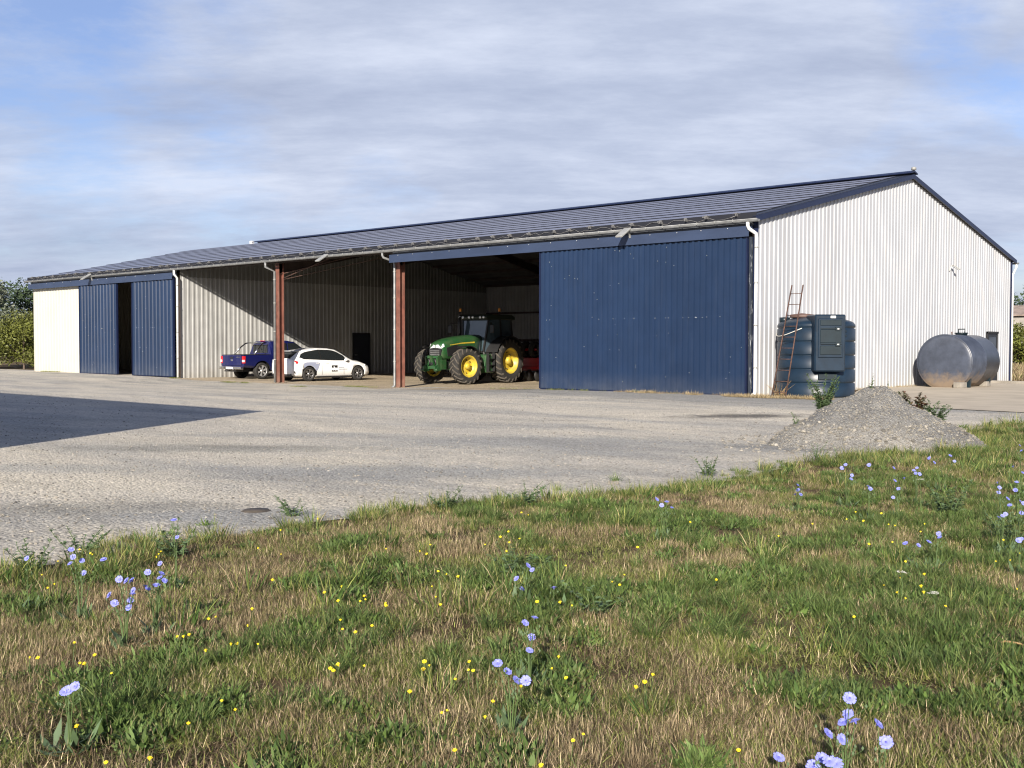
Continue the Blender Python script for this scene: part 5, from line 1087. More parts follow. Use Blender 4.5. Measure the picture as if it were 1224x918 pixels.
def in_view(x, y, zmax, marg=2.5):
    d = (x-CAM[0])*FW[0]+(y-CAM[1])*FW[1]; s_ = (x-CAM[0])*R2[0]+(y-CAM[1])*R2[1]
    return (d > 1.5) & (d < zmax) & (np.abs(s_) < d*0.475+marg)
n = 90000; x = RNG.uniform(-32, 9.6, n); y = RNG.uniform(-30, -3, n); d = (x-CAM[0])*FW[0]+(y-CAM[1])*FW[1]
k = in_view(x, y, 34, 1.5) & (x < edge_x(y)-0.05) & (RNG.random(n) < np.clip((9/np.maximum(d, 1))**1.6, 0.05, 1)*(0.35+1.1*fbm(x, y, 1.6, 61)))
x, y = x[k], y[k]; P = np.stack([x, y, G(x, y)+0.006], -1)
tag(stones_at('loose_stones', P, 0.004, 0.020), 'small loose stones lying over the gravel yard', 'stones', kind='stuff')
n = 16000; a = RNG.random(n)*2*PI; r_ = np.sqrt(RNG.random(n))*2.15; x = PXc+r_*np.cos(a); y = PYc+r_*np.sin(a); z = G(x, y)+pile_z(x, y)
k = z > G(x, y)-0.02; P = np.stack([x[k], y[k], z[k]], -1)
tag(stones_at('stones', P, 0.006, 0.022, pile, 2.5), kind='stuff')
n = 1300; a = RNG.random(n)*2*PI; r_ = 0.9+RNG.random(n)**1.4*1.5; x = PXc+r_*np.cos(a); y = PYc+r_*np.sin(a); z = np.maximum(G(x, y), G(x, y)+pile_z(x, y)); k = x < 10.3
tag(stones_at('coarse_stones', np.stack([x[k], y[k], z[k]+0.004], -1), 0.012, 0.045, pile, 2.2), kind='stuff')
# ------------------------------------------------------------------ grass
def blades(name, specs, seed):
    """specs: list of dict(n, R, h, w, lean, bend, cols, flat) -> one clump mesh"""
    rng = np.random.default_rng(seed); V = []; F = []; C = []
    for sp_ in specs:
        for i in range(sp_['n']):
            a = rng.random()*2*PI; r0 = sp_['R']*math.sqrt(rng.random()); bx, by = r0*math.cos(a), r0*math.sin(a)
            h = rng.uniform(*sp_['h']); w_ = rng.uniform(*sp_['w'])/2; dr = (a+rng.normal(0, 0.9)) if sp_.get('radial', 1) else rng.random()*2*PI
            lean = abs(rng.normal(0, sp_['lean'])); bend = rng.uniform(0.2, 1)*sp_['bend']; fa = dr+rng.normal(0, 0.5)
            sx, sy = -math.sin(fa)*w_, math.cos(fa)*w_
            pts = []; ang = lean; x_, z_ = 0.0, rng.uniform(*sp_.get('z', (0, 0.001)))
            nseg = 3
            for s_ in range(nseg+1):
                pts.append((x_, z_)); ang = min(ang+bend/nseg, 1.9); x_ += math.sin(ang)*h/nseg; z_ += math.cos(ang)*h/nseg
            col = sp_['cols'][rng.integers(len(sp_['cols']))]; k = rng.uniform(0.75, 1.25); b0 = len(V)
            for s_, (px, pz) in enumerate(pts):
                t_ = s_/nseg; ww = 1-0.25*t_ if s_ < nseg else 0.12
                if sp_.get('leaf'): ww = [0.25, 1.0, 0.9, 0.1][s_]
                cx_, cy_ = bx+px*math.cos(dr), by+px*math.sin(dr); pz = max(pz, 0.003)
                V.append((cx_+sx*ww, cy_+sy*ww, pz)); V.append((cx_-sx*ww, cy_-sy*ww, pz))
                C += [(col[0]*k, col[1]*k, col[2]*k, 1)]*2
            for s_ in range(nseg): F.append((b0+2*s_, b0+2*s_+1, b0+2*s_+3, b0+2*s_+2))
    me = bpy.data.meshes.new(name); me.from_pydata(V, [], F); me.materials.append(MATS['blade'])
    ca_ = me.color_attributes.new('Col', 'FLOAT_COLOR', 'POINT'); ca_.data.foreach_set('color', np.array(C, np.float32).ravel()); me.update()
    o = bpy.data.objects.new(name, me); COL.objects.link(o); return o
GR = [(0.150, 0.185, 0.042), (0.205, 0.230, 0.060), (0.095, 0.125, 0.032), (0.280, 0.275, 0.095)]
GD = [(0.062, 0.108, 0.028), (0.090, 0.140, 0.036), (0.135, 0.180, 0.055)]
ST = [(0.41, 0.325, 0.19), (0.53, 0.43, 0.27), (0.27, 0.215, 0.125), (0.18, 0.140, 0.08)]
TH = [(0.29, 0.22, 0.13), (0.18, 0.13, 0.075), (0.42, 0.33, 0.205), (0.085, 0.062, 0.038)]
var = []
for i in range(3): var.append(blades('g%02d_thatch' % len(var), [dict(n=60, R=0.16, h=(0.02, 0.075), w=(0.0018, 0.0034), lean=1.4, bend=0.6, cols=TH, radial=0, z=(0, 0.02)), dict(n=20, R=0.15, h=(0.02, 0.05), w=(0.003, 0.005), lean=0.8, bend=1.0, cols=GR, radial=0)], 10+i))
for i in range(3): var.append(blades('g%02d_straw' % len(var), [dict(n=34, R=0.10, h=(0.02, 0.09), w=(0.0015, 0.0028), lean=0.28, bend=0.25, cols=ST), dict(n=12, R=0.12, h=(0.05, 0.12), w=(0.002, 0.004), lean=1.0, bend=0.6, cols=TH, radial=0)], 20+i))
for i in range(3): var.append(blades('g%02d_green' % len(var), [dict(n=60, R=0.12, h=(0.02, 0.075), w=(0.0025, 0.0045), lean=0.75, bend=1.4, cols=GR, radial=0), dict(n=16, R=0.1, h=(0.03, 0.08), w=(0.002, 0.0035), lean=1.1, bend=0.6, cols=ST)], 30+i))
for i in range(2): var.append(blades('g%02d_tuft' % len(var), [dict(n=60, R=0.07, h=(0.06, 0.15), w=(0.0035, 0.006), lean=0.35, bend=1.2, cols=GD)], 40+i))
for i in range(2): var.append(blades('g%02d_leafy' % len(var), [dict(n=26, R=0.05, h=(0.05, 0.10), w=(0.012, 0.024), lean=0.9, bend=1.0, cols=GD, leaf=1), dict(n=40, R=0.13, h=(0.012, 0.03), w=(0.008, 0.016), lean=1.0, bend=0.8, cols=GD, leaf=1, z=(0.005, 0.04), radial=0)], 50+i))
for i in range(2): var.append(blades('g%02d_rough' % len(var), [dict(n=40, R=0.10, h=(0.08, 0.24), w=(0.003, 0.006), lean=0.30, bend=0.7, cols=GR+ST[:1]), dict(n=12, R=0.08, h=(0.10, 0.2), w=(0.008, 0.014), lean=0.5, bend=0.9, cols=GD, leaf=1)], 60+i))
TY_ = dict(thatch=(0, 3), straw=(3, 6), green=(6, 9), tuft=(9, 11), leafy=(11, 13), rough=(13, 15))
def meadow():
    X = []; Y = []
    for zlo, zhi, dens in ((1.0, 7.0, 460), (7.0, 12, 270), (12, 18, 150), (18, 27, 80)):
        n = int(dens*36*34); x = RNG.uniform(7.5, 43, n); y = RNG.uniform(-31, 3, n); d = (x-CAM[0])*FW[0]+(y-CAM[1])*FW[1]
        k = (d >= zlo) & (d < zhi) & in_view(x, y, 27, 1.6); X.append(x[k]); Y.append(y[k])
    # thinner cover around and behind the camera
    n = 42000; x = RNG.uniform(9, 40, n); y = RNG.uniform(-38, -4, n); k = ~in_view(x, y, 27, 1.6); X.append(x[k]); Y.append(y[k])
    x = np.concatenate(X); y = np.concatenate(Y)
    ex_ = edge_x(y)+(fbm(y, y*0+3, 0.9, 21)-0.5)*0.8*(y < -6); ed = x-ex_+(fbm(x, y, 0.7, 91)-0.5)*0.9
    k = (ed > -0.10) | ((ed > -0.7) & (RNG.random(len(x)) < 0.05)); x, y, ed = x[k], y[k], ed[k]
    ph = G(x, y)+pile_z(x, y); on = np.hypot(x-PXc, y-PYc) < PR*0.98; k = ~on | (RNG.random(len(x)) < 0.02*(np.hypot(x-PXc, y-PYc) > PR*0.8)); x, y, ed = x[k], y[k], ed[k]
    n = len(x); s_ = side(x, y)/np.maximum(depth(x, y), 1)
    wet = 0.55*fbm(x, y, 1.3, 81, 5)+0.45*fbm(x, y, 0.45, 88, 3)+0.24*np.clip(s_+0.1, -0.25, 0.5)+0.05*ss(10, 16, depth(x, y))  # greener to the right and far
    bare = fbm(x, y, 0.8, 83, 4); fine = fbm(x, y, 0.35, 85, 3)
    for (px, py, rad, amp) in ((255, 862, 0.28, 0.3), (620, 700, 0.5, 0.25), (1135, 605, 0.5, 0.35), (430, 775, 0.5, 0.2), (700, 680, 0.35, 0.2), (850, 735, 0.6, 0.15), (60, 690, 0.5, 0.2), (580, 850, 0.5, 0.15), (1200, 640, 0.7, 0.3), (170, 690, 0.5, 0.15), (150, 830, 0.4, 0.2)):
        q = at(px, py); wet = wet+amp*np.exp(-((x-q[0])**2+(y-q[1])**2)/rad**2)
    u = RNG.random(n); idx = np.zeros(n, int)
    def pick(nm, m_): a, b = TY_[nm]; idx[m_] = RNG.integers(a, b, m_.sum())
    pick('thatch', np.ones(n, bool))
    dry = (bare > 0.50) & (u < 0.60) | (u < 0.10); pick('straw', dry)
    gm = np.clip((wet-0.37)*5.5, 0.25, 0.96)*np.where(bare > 0.56, 0.6, 1.0); pick('green', RNG.random(n) < gm)
    pick('tuft', (wet+0.5*(fine-0.5) > 0.56) & (RNG.random(n) < 0.26)); pick('leafy', (fine > 0.58) & (wet > 0.42) & (RNG.random(n) < 0.5))
    open_ = (fbm(x, y, 0.6, 97, 4) < 0.40) & (RNG.random(n) < 0.75)
    ro = (ed < 0.5) & (RNG.random(n) < 0.16) | (RNG.random(n) < 0.006) | ((depth(x, y) > 13) & (wet > 0.52) & (RNG.random(n) < 0.10)); pick('rough', ro)
    sc = RNG.uniform(0.60, 1.0, n)*(0.70+0.6*fbm(x, y, 0.5, 101, 3))*np.where(ed < 0.25, 0.85, 1)*(1+0.35*ss(10, 20, depth(x, y))); sc[ro] *= RNG.uniform(0.55, 1.1, ro.sum())
    x, y, sc, idx = x[~open_], y[~open_], sc[~open_], idx[~open_]; n = len(x)
    P = np.stack([x, y, G(x, y)-0.004], -1); ROT = np.stack([RNG.normal(0, 0.06, n), RNG.normal(0, 0.06, n), RNG.random(n)*6.28], -1)
    print('meadow clumps', n)
    tag(scatter('meadow_grass', var, P, ROT, sc, idx), 'mixed dry and green meadow grass in the foreground', 'grass', kind='stuff')
meadow()
# small dry grass along the wall, door and column feet
def litter(name, pts, lab, seed, cols, h=(0.03, 0.12)):
    v = [blades('%s_k%d' % (name, i), [dict(n=45, R=0.12, h=h, w=(0.003, 0.006), lean=0.6, bend=0.8, cols=cols)], seed+i) for i in range(2)]
    P = []
    for (x, y, rx, ry, n) in pts:
        for _ in range(n): a = random.random()*2*PI; q = math.sqrt(random.random()); xx, yy = x+rx*q*math.cos(a), y+ry*q*math.sin(a); P.append((xx, yy, g(xx, yy)+0.01))
    n = len(P); tag(scatter(name, v, P, np.stack([np.zeros(n), np.zeros(n), RNG.random(n)*6.28], -1), RNG.uniform(0.6, 1.3, n), RNG.integers(0, 2, n)), lab, 'grass', kind='stuff')
litter('dry_grass', [(-2.2, -0.75, 2.4, 0.3, 60), (0.6, -0.9, 1.1, 0.35, 160), (1.9, -0.8, 0.9, 0.25, 70), (0.15, 7, 0.12, 5, 40)], 'dry yellow grass along the foot of the blue door and gable', 300, ST)
litter('low_weeds', [(-43, -0.3, 1.4, 0.15, 25), (-24.0, -1.2, 1.0, 0.25, 26), (-16.6, -0.7, 0.9, 0.2, 22), (-6, -0.45, 4, 0.12, 22), (-18.5, -2.2, 0.6, 0.2, 8), (-30.2, -0.5, 0.5, 0.1, 6)], 'thin green weeds at the foot of the columns and walls', 320, GR, (0.03, 0.08))
# ------------------------------------------------------------------ weeds
def weed_parts(seed, h, nst, leaf=0.05, spread=0.35, lean=0.25, dens=1.0):
    """returns (stem builder, leaf builder): branching stems with narrow leaves all along them"""
    rng = random.Random(seed); sb = MB(); lb = MB()
    for i in range(nst):
        a = rng.uniform(0, 2*PI); ln = rng.uniform(0.1, lean); hh = h*rng.uniform(0.55, 1.0); pts = []
        bx, by = spread*0.25*math.cos(a)*rng.random(), spread*0.25*math.sin(a)*rng.random()
        for k in range(6):
            t_ = k/5; r_ = math.sin(ln)*hh*t_+spread*0.35*t_*t_; pts.append(Vector((bx+r_*math.cos(a)+rng.uniform(-1, 1)*0.012, by+r_*math.sin(a)+rng.uniform(-1, 1)*0.012, hh*t_)))
        sb.tube(pts, [0.0055*(1-0.75*k/5) for k in range(6)], 5)
        nl = int(hh*55*dens)
        for k in range(nl):
            t_ = rng.uniform(0.08, 1.0); f = t_*5; j = min(int(f), 4); p = pts[j].lerp(pts[j+1], f-j)
            az = rng.uniform(0, 2*PI); up = rng.uniform(0.0, 0.9); L1 = leaf*rng.uniform(0.5, 1.1)*(1.25-0.75*t_)
            d = Vector((math.cos(az)*math.cos(up), math.sin(az)*math.cos(up), math.sin(up))); s_ = Vector((-math.sin(az), math.cos(az), rng.uniform(-.4, .4)))*L1*0.24
            q = p+d*L1*0.5; lb.add([p, q-s_, p+d*L1-Vector((0, 0, L1*0.2)), q+s_], [(0, 1, 2, 3)], 0)
    return sb, lb
def weed(name, x, y, z, seed, h, nst, lab, leafm='leaf_weed', cat='weed', group=None, stemm='stem_green', **kw):
    root = empty(name, (x, y, z), 0, lab, cat, group); sb, lb = weed_parts(seed, h, nst, **kw)
    sb.build('stem', stemm, root, recalc=False); lb.build('foliage', leafm, root, recalc=False); return root
def along(px, py, dep):
    d = FW+R2*(px-612)/FPX+U2*(459-py)/FPX; return CAM+d*dep
q = along(983, 500, 17.2); weed('tall_weed', q[0], q[1], on_pile(q[0], q[1])-0.02, 1, 0.62, 16, 'bushy grey green weed growing at the left foot of the gravel heap', dens=3.4, spread=0.34, leaf=0.075)
weed('tall_weed', PXc-0.05, PYc+0.02, on_pile(PXc, PYc)-0.03, 2, 0.26, 2, 'small single-stemmed weed on the very top of the gravel heap', spread=0.05, dens=1.5, leaf=0.07)
weed('tall_weed', PXc+0.10, PYc+0.26, on_pile(PXc+0.1, PYc+0.26)-0.03, 3, 0.20, 1, 'thin weed just right of the top of the gravel heap', spread=0.1)
q = along(1096, 500, 17.2); weed('dock_weed', q[0], q[1], on_pile(q[0], q[1])-0.02, 4, 0.40, 9, 'dark reddish dock weed on the right slope of the gravel heap', 'leaf_dock', leaf=0.12, spread=0.35, dens=3.2)
q = along(1116, 508, 17.2); weed('tall_weed', q[0], q[1], on_pile(q[0], q[1])-0.02, 5, 0.46, 14, 'pale feathery weed beside the dock at the right foot of the gravel heap', dens=4.5, spread=0.36, leaf=0.085)
q = along(952, 520, 16.9); weed('tall_weed', q[0], q[1], on_pile(q[0], q[1])-0.02, 6, 0.22, 4, 'small weed in the gravel left of the heap', spread=0.15, dens=1.4)
q = at(975, 556, 0.0); weed('tall_weed', q[0], q[1], g(q[0], q[1]), 7, 0.28, 10, 'light green weed clump at the meadow edge in front of the gravel heap', spread=0.35, dens=1.3)
weed('dry_weed', 1.05, -0.62, 0.1, 8, 0.50, 16, 'dry tangled brown weed round the foot of the rusty ladder', 'weed_dry', stemm='weed_dry', spread=0.5, lean=0.5, dens=1.0)
for k, (px, py, h, ns, lab) in enumerate(((210, 668, 0.30, 9, 'leafy weed with yellow tops at the gravel edge on the left'), (95, 672, 0.26, 8, 'leafy weed among blue flowers at the far left gravel edge'), (535, 612, 0.24, 8, 'low leafy weed at the middle of the gravel edge'), (625, 606, 0.26, 8, 'bushy weed at the gravel edge right of the middle'), (620, 700, 0.22, 12, 'broad bright green weed clump in the middle of the meadow'), (1135, 620, 0.34, 14, 'tall dark green weed clump in the right part of the meadow'), (710, 745, 0.20, 6, 'upright light green weed standing alone in mid meadow'), (350, 618, 0.20, 6, 'low green weed where the gravel edge bends'), (845, 570, 0.28, 6, 'tall thin weed at the gravel edge left of the heap'), (1205, 655, 0.30, 9, 'dark weed clump under the blue flowers at the right border'), (40, 690, 0.24, 8, 'green weed at the left border of the meadow'))):
    q = at(px, py, 0.0); weed('meadow_weed', q[0], q[1], g(q[0], q[1])-0.01, 40+k, h, ns, lab, spread=0.35 if h < 0.3 else 0.3, dens=2.6, leaf=0.06)
# ------------------------------------------------------------------ flowers
def chicory_head(seed, r_=0.0185):
    rng = random.Random(seed); mb = MB(); n = 17
    for lay, (rr, lift) in enumerate(((1.0, 0.22), (0.62, 0.65))):
        for k in range(n-lay*5):
            a = 2*PI*(k+0.5*lay)/(n-lay*5)+rng.uniform(-.08, .08); L1 = r_*rr*rng.uniform(0.9, 1.08); w0, w1 = r_*0.05, r_*0.125
            d = Vector((math.cos(a), math.sin(a), lift)).normalized(); s_ = Vector((-math.sin(a), math.cos(a), 0)); b = Vector((0, 0, 0.002*lay))
            tip = b+d*L1; e = b+d*L1*0.93+Vector((0, 0, -0.001))
            mb.add([b-s_*w0, b+s_*w0, b+d*L1*0.6+s_*w1, e+s_*w1, tip+s_*w1*0.45, e, tip-s_*w1*0.45, e-s_*w1, b+d*L1*0.6-s_*w1], [(0, 1, 2, 8), (8, 2, 3, 5, 7), (3, 4, 5), (5, 6, 7)], 0)
    mb.lathe([(0.0, 0.007), (r_*0.16, 0.004), (r_*0.2, 0.0), (r_*0.12, -0.006), (0, -0.008)], (0, 0, 0), 'z', 8, mi=1)
    return mb
ch_mesh = [chicory_head(i).build('flower', ['petal_blue', 'pistil_blue'], recalc=False) for i in range(3)]
ch_data = [o.data for o in ch_mesh]; [bpy.data.objects.remove(o) for o in ch_mesh]
TOCAM = Vector((float(CAM[0]), float(CAM[1]), 1.5))
def chicory(flowers, h, lab, seed, grp='blue chicory plants in the meadow', scl=1.0):
    """flowers are photo points; the plant stands on the meadow and carries a flower at each"""
    rng = random.Random(seed); pts = []
    for (px, py) in flowers: pts.append(Vector(at(px, py, h*rng.uniform(0.85, 1.12)).tolist()))
    dm = sum((depth(p.x, p.y) for p in pts))/len(pts)
    # bring every flower to about the same distance so that the plant is compact
    P = []
    for (px, py) in flowers:
        dd = FW+R2*(px-612)/FPX+U2*(459-py)/FPX; dist = dm*(1+rng.uniform(-0.025, 0.025)); q = CAM+dd*dist; P.append(Vector(q.tolist()))
    bx = sum(p.x for p in P)/len(P); by = sum(p.y for p in P)/len(P); bz = g(bx, by)
    root = empty('chicory_plant', (bx, by, bz), 0, lab, 'wildflower', grp); base = Vector((bx, by, bz))
    sb = MB(); lf = MB()
    for p in P:
        q = p-base; q.z = max(q.z, 0.04); m = Vector((q.x*0.35, q.y*0.35, q.z*0.55)); m2 = Vector((q.x*0.75, q.y*0.75, q.z*0.85))
        sb.tube([Vector((q.x*0.08, q.y*0.08, 0)), m, m2, q-Vector((0, 0, 0.006))], [0.003, 0.0024, 0.0018, 0.0014], 5)
        for k in range(4):
            t_ = rng.random(); pp = m.lerp(m2, t_); az = rng.uniform(0, 6.28); d = Vector((math.cos(az), math.sin(az), 0.8))*rng.uniform(0.02, 0.06)
            sb.tube([pp, pp+d], 0.0011, 4); e = pp+d; lf.add([e, e+Vector((0.004, 0.002, 0.006)), e+Vector((0, 0, 0.014)), e-Vector((0.004, 0.002, -0.006))], [(0, 1, 2, 3)])
    for k in range(26):
        az = rng.uniform(0, 6.28); L1 = rng.uniform(0.05, 0.13); up = rng.uniform(0.2, 1.1); d = Vector((math.cos(az)*math.cos(up), math.sin(az)*math.cos(up), math.sin(up)))*L1; s_ = Vector((-math.sin(az), math.cos(az), 0))*L1*0.12
        o_ = Vector((rng.uniform(-.06, .06), rng.uniform(-.06, .06), 0)); lf.add([o_, o_+d*0.5+s_, o_+d, o_+d*0.5-s_], [(0, 1, 2, 3)])
    sb.build('stem', 'stem_green', root, recalc=False); lf.build('foliage', 'leaf_weed', root, recalc=False)
    for i, p in enumerate(P):
        q = p-base; q.z = max(q.z, 0.04); f = bpy.data.objects.new('flower', ch_data[i % 3]); COL.objects.link(f); f.parent = root; f.location = q
        tc_ = (TOCAM-p).normalized(); nrm = (Vector((S.x, S.y, 0.9)).normalized()*0.6+Vector((rng.uniform(-.9, .9), rng.uniform(-.9, .9), 0.5))+tc_*0.25).normalized()
        f.rotation_euler = nrm.to_track_quat('Z', 'Y').to_euler(); f.scale = [scl*rng.uniform(0.85, 1.1)]*3
    return root
def c3(l, s_=2.8875, ox=0, oy=600): return [(ox+a/s_, oy+b/s_) for a, b in l]
chicory(c3([(412, 267), (437, 272), (455, 272), (460, 305), (458, 318), (395, 350), (450, 340), (445, 365), (378, 322)]), 0.30, 'chicory with a loose column of nine blue flowers, left part of the meadow', 1)
chicory(c3([(510, 243), (557, 247), (567, 272), (552, 262), (540, 288), (510, 300), (503, 292), (553, 213)]), 0.32, 'dense chicory clump of blue flowers beside the yellow topped weed on the left', 2)
chicory(c3([(600, 63), (612, 122)]), 0.42, 'tall chicory with two blue flowers standing out against the gravel', 3)
chicory(c3([(93, 195)]), 0.32, 'single blue chicory flower at the far left edge of the gravel', 4)
chicory(c3([(245, 165), (253, 190), (242, 213), (283, 203), (290, 245), (357, 200)]), 0.32, 'chicory with six blue flowers behind the yellow flowers at the left gravel edge', 5)
chicory(c3([(222, 657), (260, 637), (235, 650)]), 0.22, 'low chicory with three blue flowers near the left border of the meadow', 6)
c4 = lambda l: c3(l, 2.8875, 400, 600)
chicory(c4([(667, 220), (682, 235), (628, 265), (645, 300)]), 0.20, 'chicory with blue flowers over the bright green clump in mid meadow', 7)
chicory(c4([(757, 297)]), 0.20, 'single blue chicory flower just right of the bright green clump', 8)
chicory(c4([(690, 400), (657, 418), (680, 467), (672, 513)]), 0.26, 'chicory with four blue flowers one above the other in mid meadow', 9)
chicory(c4([(563, 558), (596, 586), (627, 617), (660, 617)]), 0.26, 'chicory with a slanting row of four blue flowers in the lower middle', 10, scl=1.1)
chicory([(785, 597), (797, 600), (803, 607), (791, 604)], 0.32, 'small tight group of blue flowers at the gravel edge right of the middle', 11)
c5 = lambda l: c3(l, 2.8868, 800, 600)
chicory(c5([(622, 678), (618, 733), (601, 762), (642, 758), (595, 820), (547, 800)]), 0.36, 'large chicory with six blue flowers at the bottom of the picture on the right', 12, scl=1.15)
chicory(c5([(720, 767), (748, 830)]), 0.36, 'chicory with two large blue flowers at the bottom right', 13, scl=1.2)
chicory(c5([(377, 882)]), 0.30, 'single large blue flower low in the bottom right quarter', 14, scl=1.1)
chicory(c5([(527, 885), (553, 897), (575, 905), (495, 915)]), 0.28, 'chicory cluster of four blue flowers cut by the bottom edge', 15, scl=1.15)
chicory(c5([(815, 143), (860, 150)]), 0.20, 'two faint blue flowers low in the grass right of centre', 16)
chicory(c5([(895, 138), (930, 110), (933, 122)]), 0.24, 'three blue flowers in front of the tall dark weed clump', 17)
chicory(c5([(1150, 48), (1137, 54), (1160, 42)]), 0.30, 'close trio of blue flowers left of the right border', 18)
chicory(c5([(1215, 38), (1222, 5), (1175, 12)]), 0.34, 'chicory with three blue flowers touching the right border', 19)
chicory(c5([(1205, 133), (1215, 128)]), 0.26, 'pair of blue flowers over the dark weed clump at the right border', 20)
c2 = lambda l: c3(l, 3.401, 880, 430)
chicory(c2([(250, 510), (262, 548), (240, 548), (252, 530)]), 0.24, 'stubby chicory with four blue flowers below the left foot of the gravel heap', 21)
chicory(c2([(445, 427), (470, 470), (467, 485), (430, 440)]), 0.34, 'chicory with blue flowers in front of the gravel heap, leftmost there', 22)
chicory(c2([(540, 428), (537, 515), (545, 525)]), 0.34, 'chicory with three blue flowers in front of the middle of the gravel heap', 23)
chicory(c2([(640, 440), (645, 492), (660, 525), (638, 560), (683, 482)]), 0.34, 'tall chicory with five blue flowers in front of the right side of the gravel heap', 24)
chicory(c2([(735, 440), (745, 465), (722, 450), (730, 462)]), 0.34, 'chicory with a tight head of blue flowers right of the heap front', 25)
chicory(c2([(785, 400), (805, 418), (887, 413), (870, 390)]), 0.36, 'chicory with scattered blue flowers below the right foot of the gravel heap', 26)
chicory(c2([(1152, 348), (1160, 370)]), 0.45, 'tall chicory with two blue flowers high at the right border', 27)
chicory(c2([(1125, 435), (1165, 460), (1140, 498), (1135, 530), (1155, 577)]), 0.42, 'tall chicory with a string of five blue flowers at the right border', 28)
chicory(c2([(1062, 500), (1067, 540), (1070, 520), (1103, 565), (1112, 590)]), 0.38, 'chicory with five blue flowers over the tall dark weed clump', 29)
# yellow composites
def yel_head(seed):
    rng = random.Random(seed); mb = MB(); n = 14; r_ = 0.0125
    for lay in (0, 1):
        for k in range(n):
            a = 2*PI*(k+0.5*lay)/n; d = Vector((math.cos(a), math.sin(a), 0.25+0.5*lay)).normalized(); L1 = r_*(1-0.3*lay)*rng.uniform(0.9, 1.1); s_ = Vector((-math.sin(a), math.cos(a), 0))*r_*0.17
            b = Vector((0, 0, 0.001+0.002*lay)); mb.add([b, b+d*L1*0.8+s_, b+d*L1, b+d*L1*0.8-s_], [(0, 1, 2, 3)])
    mb.lathe([(0.0, 0.0065), (r_*0.35, 0.005), (r_*0.45, 0.001), (r_*0.3, -0.006), (0, -0.009)], (0, 0, 0), 'z', 8, mi=0); return mb
yh = [yel_head(i).build('flower_head', 'petal_yellow', recalc=False) for i in range(2)]; yd = [o.data for o in yh]; [bpy.data.objects.remove(o) for o in yh]
def stem_mesh(seed):
    rng = random.Random(seed); mb = MB(); mb.tube([(rng.uniform(-.2, .2), rng.uniform(-.2, .2), 0), (rng.uniform(-.08, .08), rng.uniform(-.08, .08), 0.5), (0, 0, 1)], [0.012, 0.010, 0.008], 5); o = mb.build('stem', 'stem_green', recalc=False); d = o.data; bpy.data.objects.remove(o); return d
ysd = [stem_mesh(i) for i in range(3)]
YL = [c3([(257, 486), (103, 537), (131, 539), (276, 557), (292, 559), (327, 529), (385, 592), (265, 775), (517, 886), (366, 900), (650, 765), (765, 687), (812, 718), (720, 405), (745, 397), (612, 465), (633, 465), (653, 459), (710, 513), (797, 491), (820, 490), (890, 491), (870, 370), (855, 427), (940, 270), (1120, 313), (970, 181), (1097, 58), (968, 98), (891, 160), (145, 252), (165, 297), (188, 284), (1140, 575), (1150, 583), (275, 165), (312, 178), (320, 182), (200, 205), (548, 180), (540, 190), (555, 172)]),
      c4([(178, 162), (294, 170), (330, 148), (318, 180), (600, 103), (572, 121), (638, 127), (603, 140), (519, 147), (593, 171), (357, 240), (386, 250), (426, 258), (336, 292), (25, 293), (12, 342), (102, 325), (106, 337), (88, 343), (176, 350), (176, 358), (349, 328), (365, 355), (20, 408), (27, 439), (72, 450), (129, 428), (798, 220), (1046, 157), (958, 276), (984, 287), (1000, 252), (778, 347), (819, 358), (699, 345), (773, 535), (750, 575), (799, 608), (643, 637), (1098, 597), (1070, 622), (1040, 640), (306, 578), (327, 565), (310, 552), (465, 552), (462, 580), (478, 583), (416, 612), (259, 656), (370, 728), (388, 720), (546, 689), (519, 743), (823, 824), (858, 802), (415, 858), (713, 910), (12, 562), (102, 566), (645, 37), (668, 45)]),
      c5([(72, 70), (377, 118), (162, 269), (494, 76), (643, 35), (732, 40), (612, 60), (670, 66), (779, 82), (757, 78), (881, 76), (770, 139), (689, 146), (815, 206), (797, 262), (741, 288), (880, 250), (869, 291), (878, 312), (787, 313), (815, 333), (953, 360), (638, 397), (239, 858), (1127, 205), (1176, 201), (1210, 177), (1200, 301), (1153, 132), (867, 103)])]
SIDES = ['left', 'middle', 'right']
for si, lst in enumerate(YL):
    for i, (px, py) in enumerate(lst):
        h = random.uniform(0.08, 0.17) if py > 640 else random.uniform(0.12, 0.24)
        p = at(px, py, h); x, y = float(p[0]), float(p[1]); z0 = g(x, y); row = 'lower' if py > 780 else ('central' if py > 690 else 'upper')
        root = empty('yellow_flower', (x, y, z0), 0, 'small yellow flower on a thin stem in the %s %s part of the meadow' % (row, SIDES[si]), 'wildflower', 'yellow flowers, %s %s meadow' % (row, SIDES[si]))
        s_ = bpy.data.objects.new('stem', ysd[i % 3]); COL.objects.link(s_); s_.parent = root; s_.scale = (0.15, 0.15, h-z0)
        f = bpy.data.objects.new('flower_head', yd[i % 2]); COL.objects.link(f); f.parent = root; f.location = (0, 0, h-z0); nr = Vector((S.x*0.4+random.uniform(-.35, .35), S.y*0.4+random.uniform(-.35, .35), 1)).normalized(); f.rotation_euler = nr.to_track_quat('Z', 'Y').to_euler(); f.scale = [random.uniform(0.5, 0.95)]*3
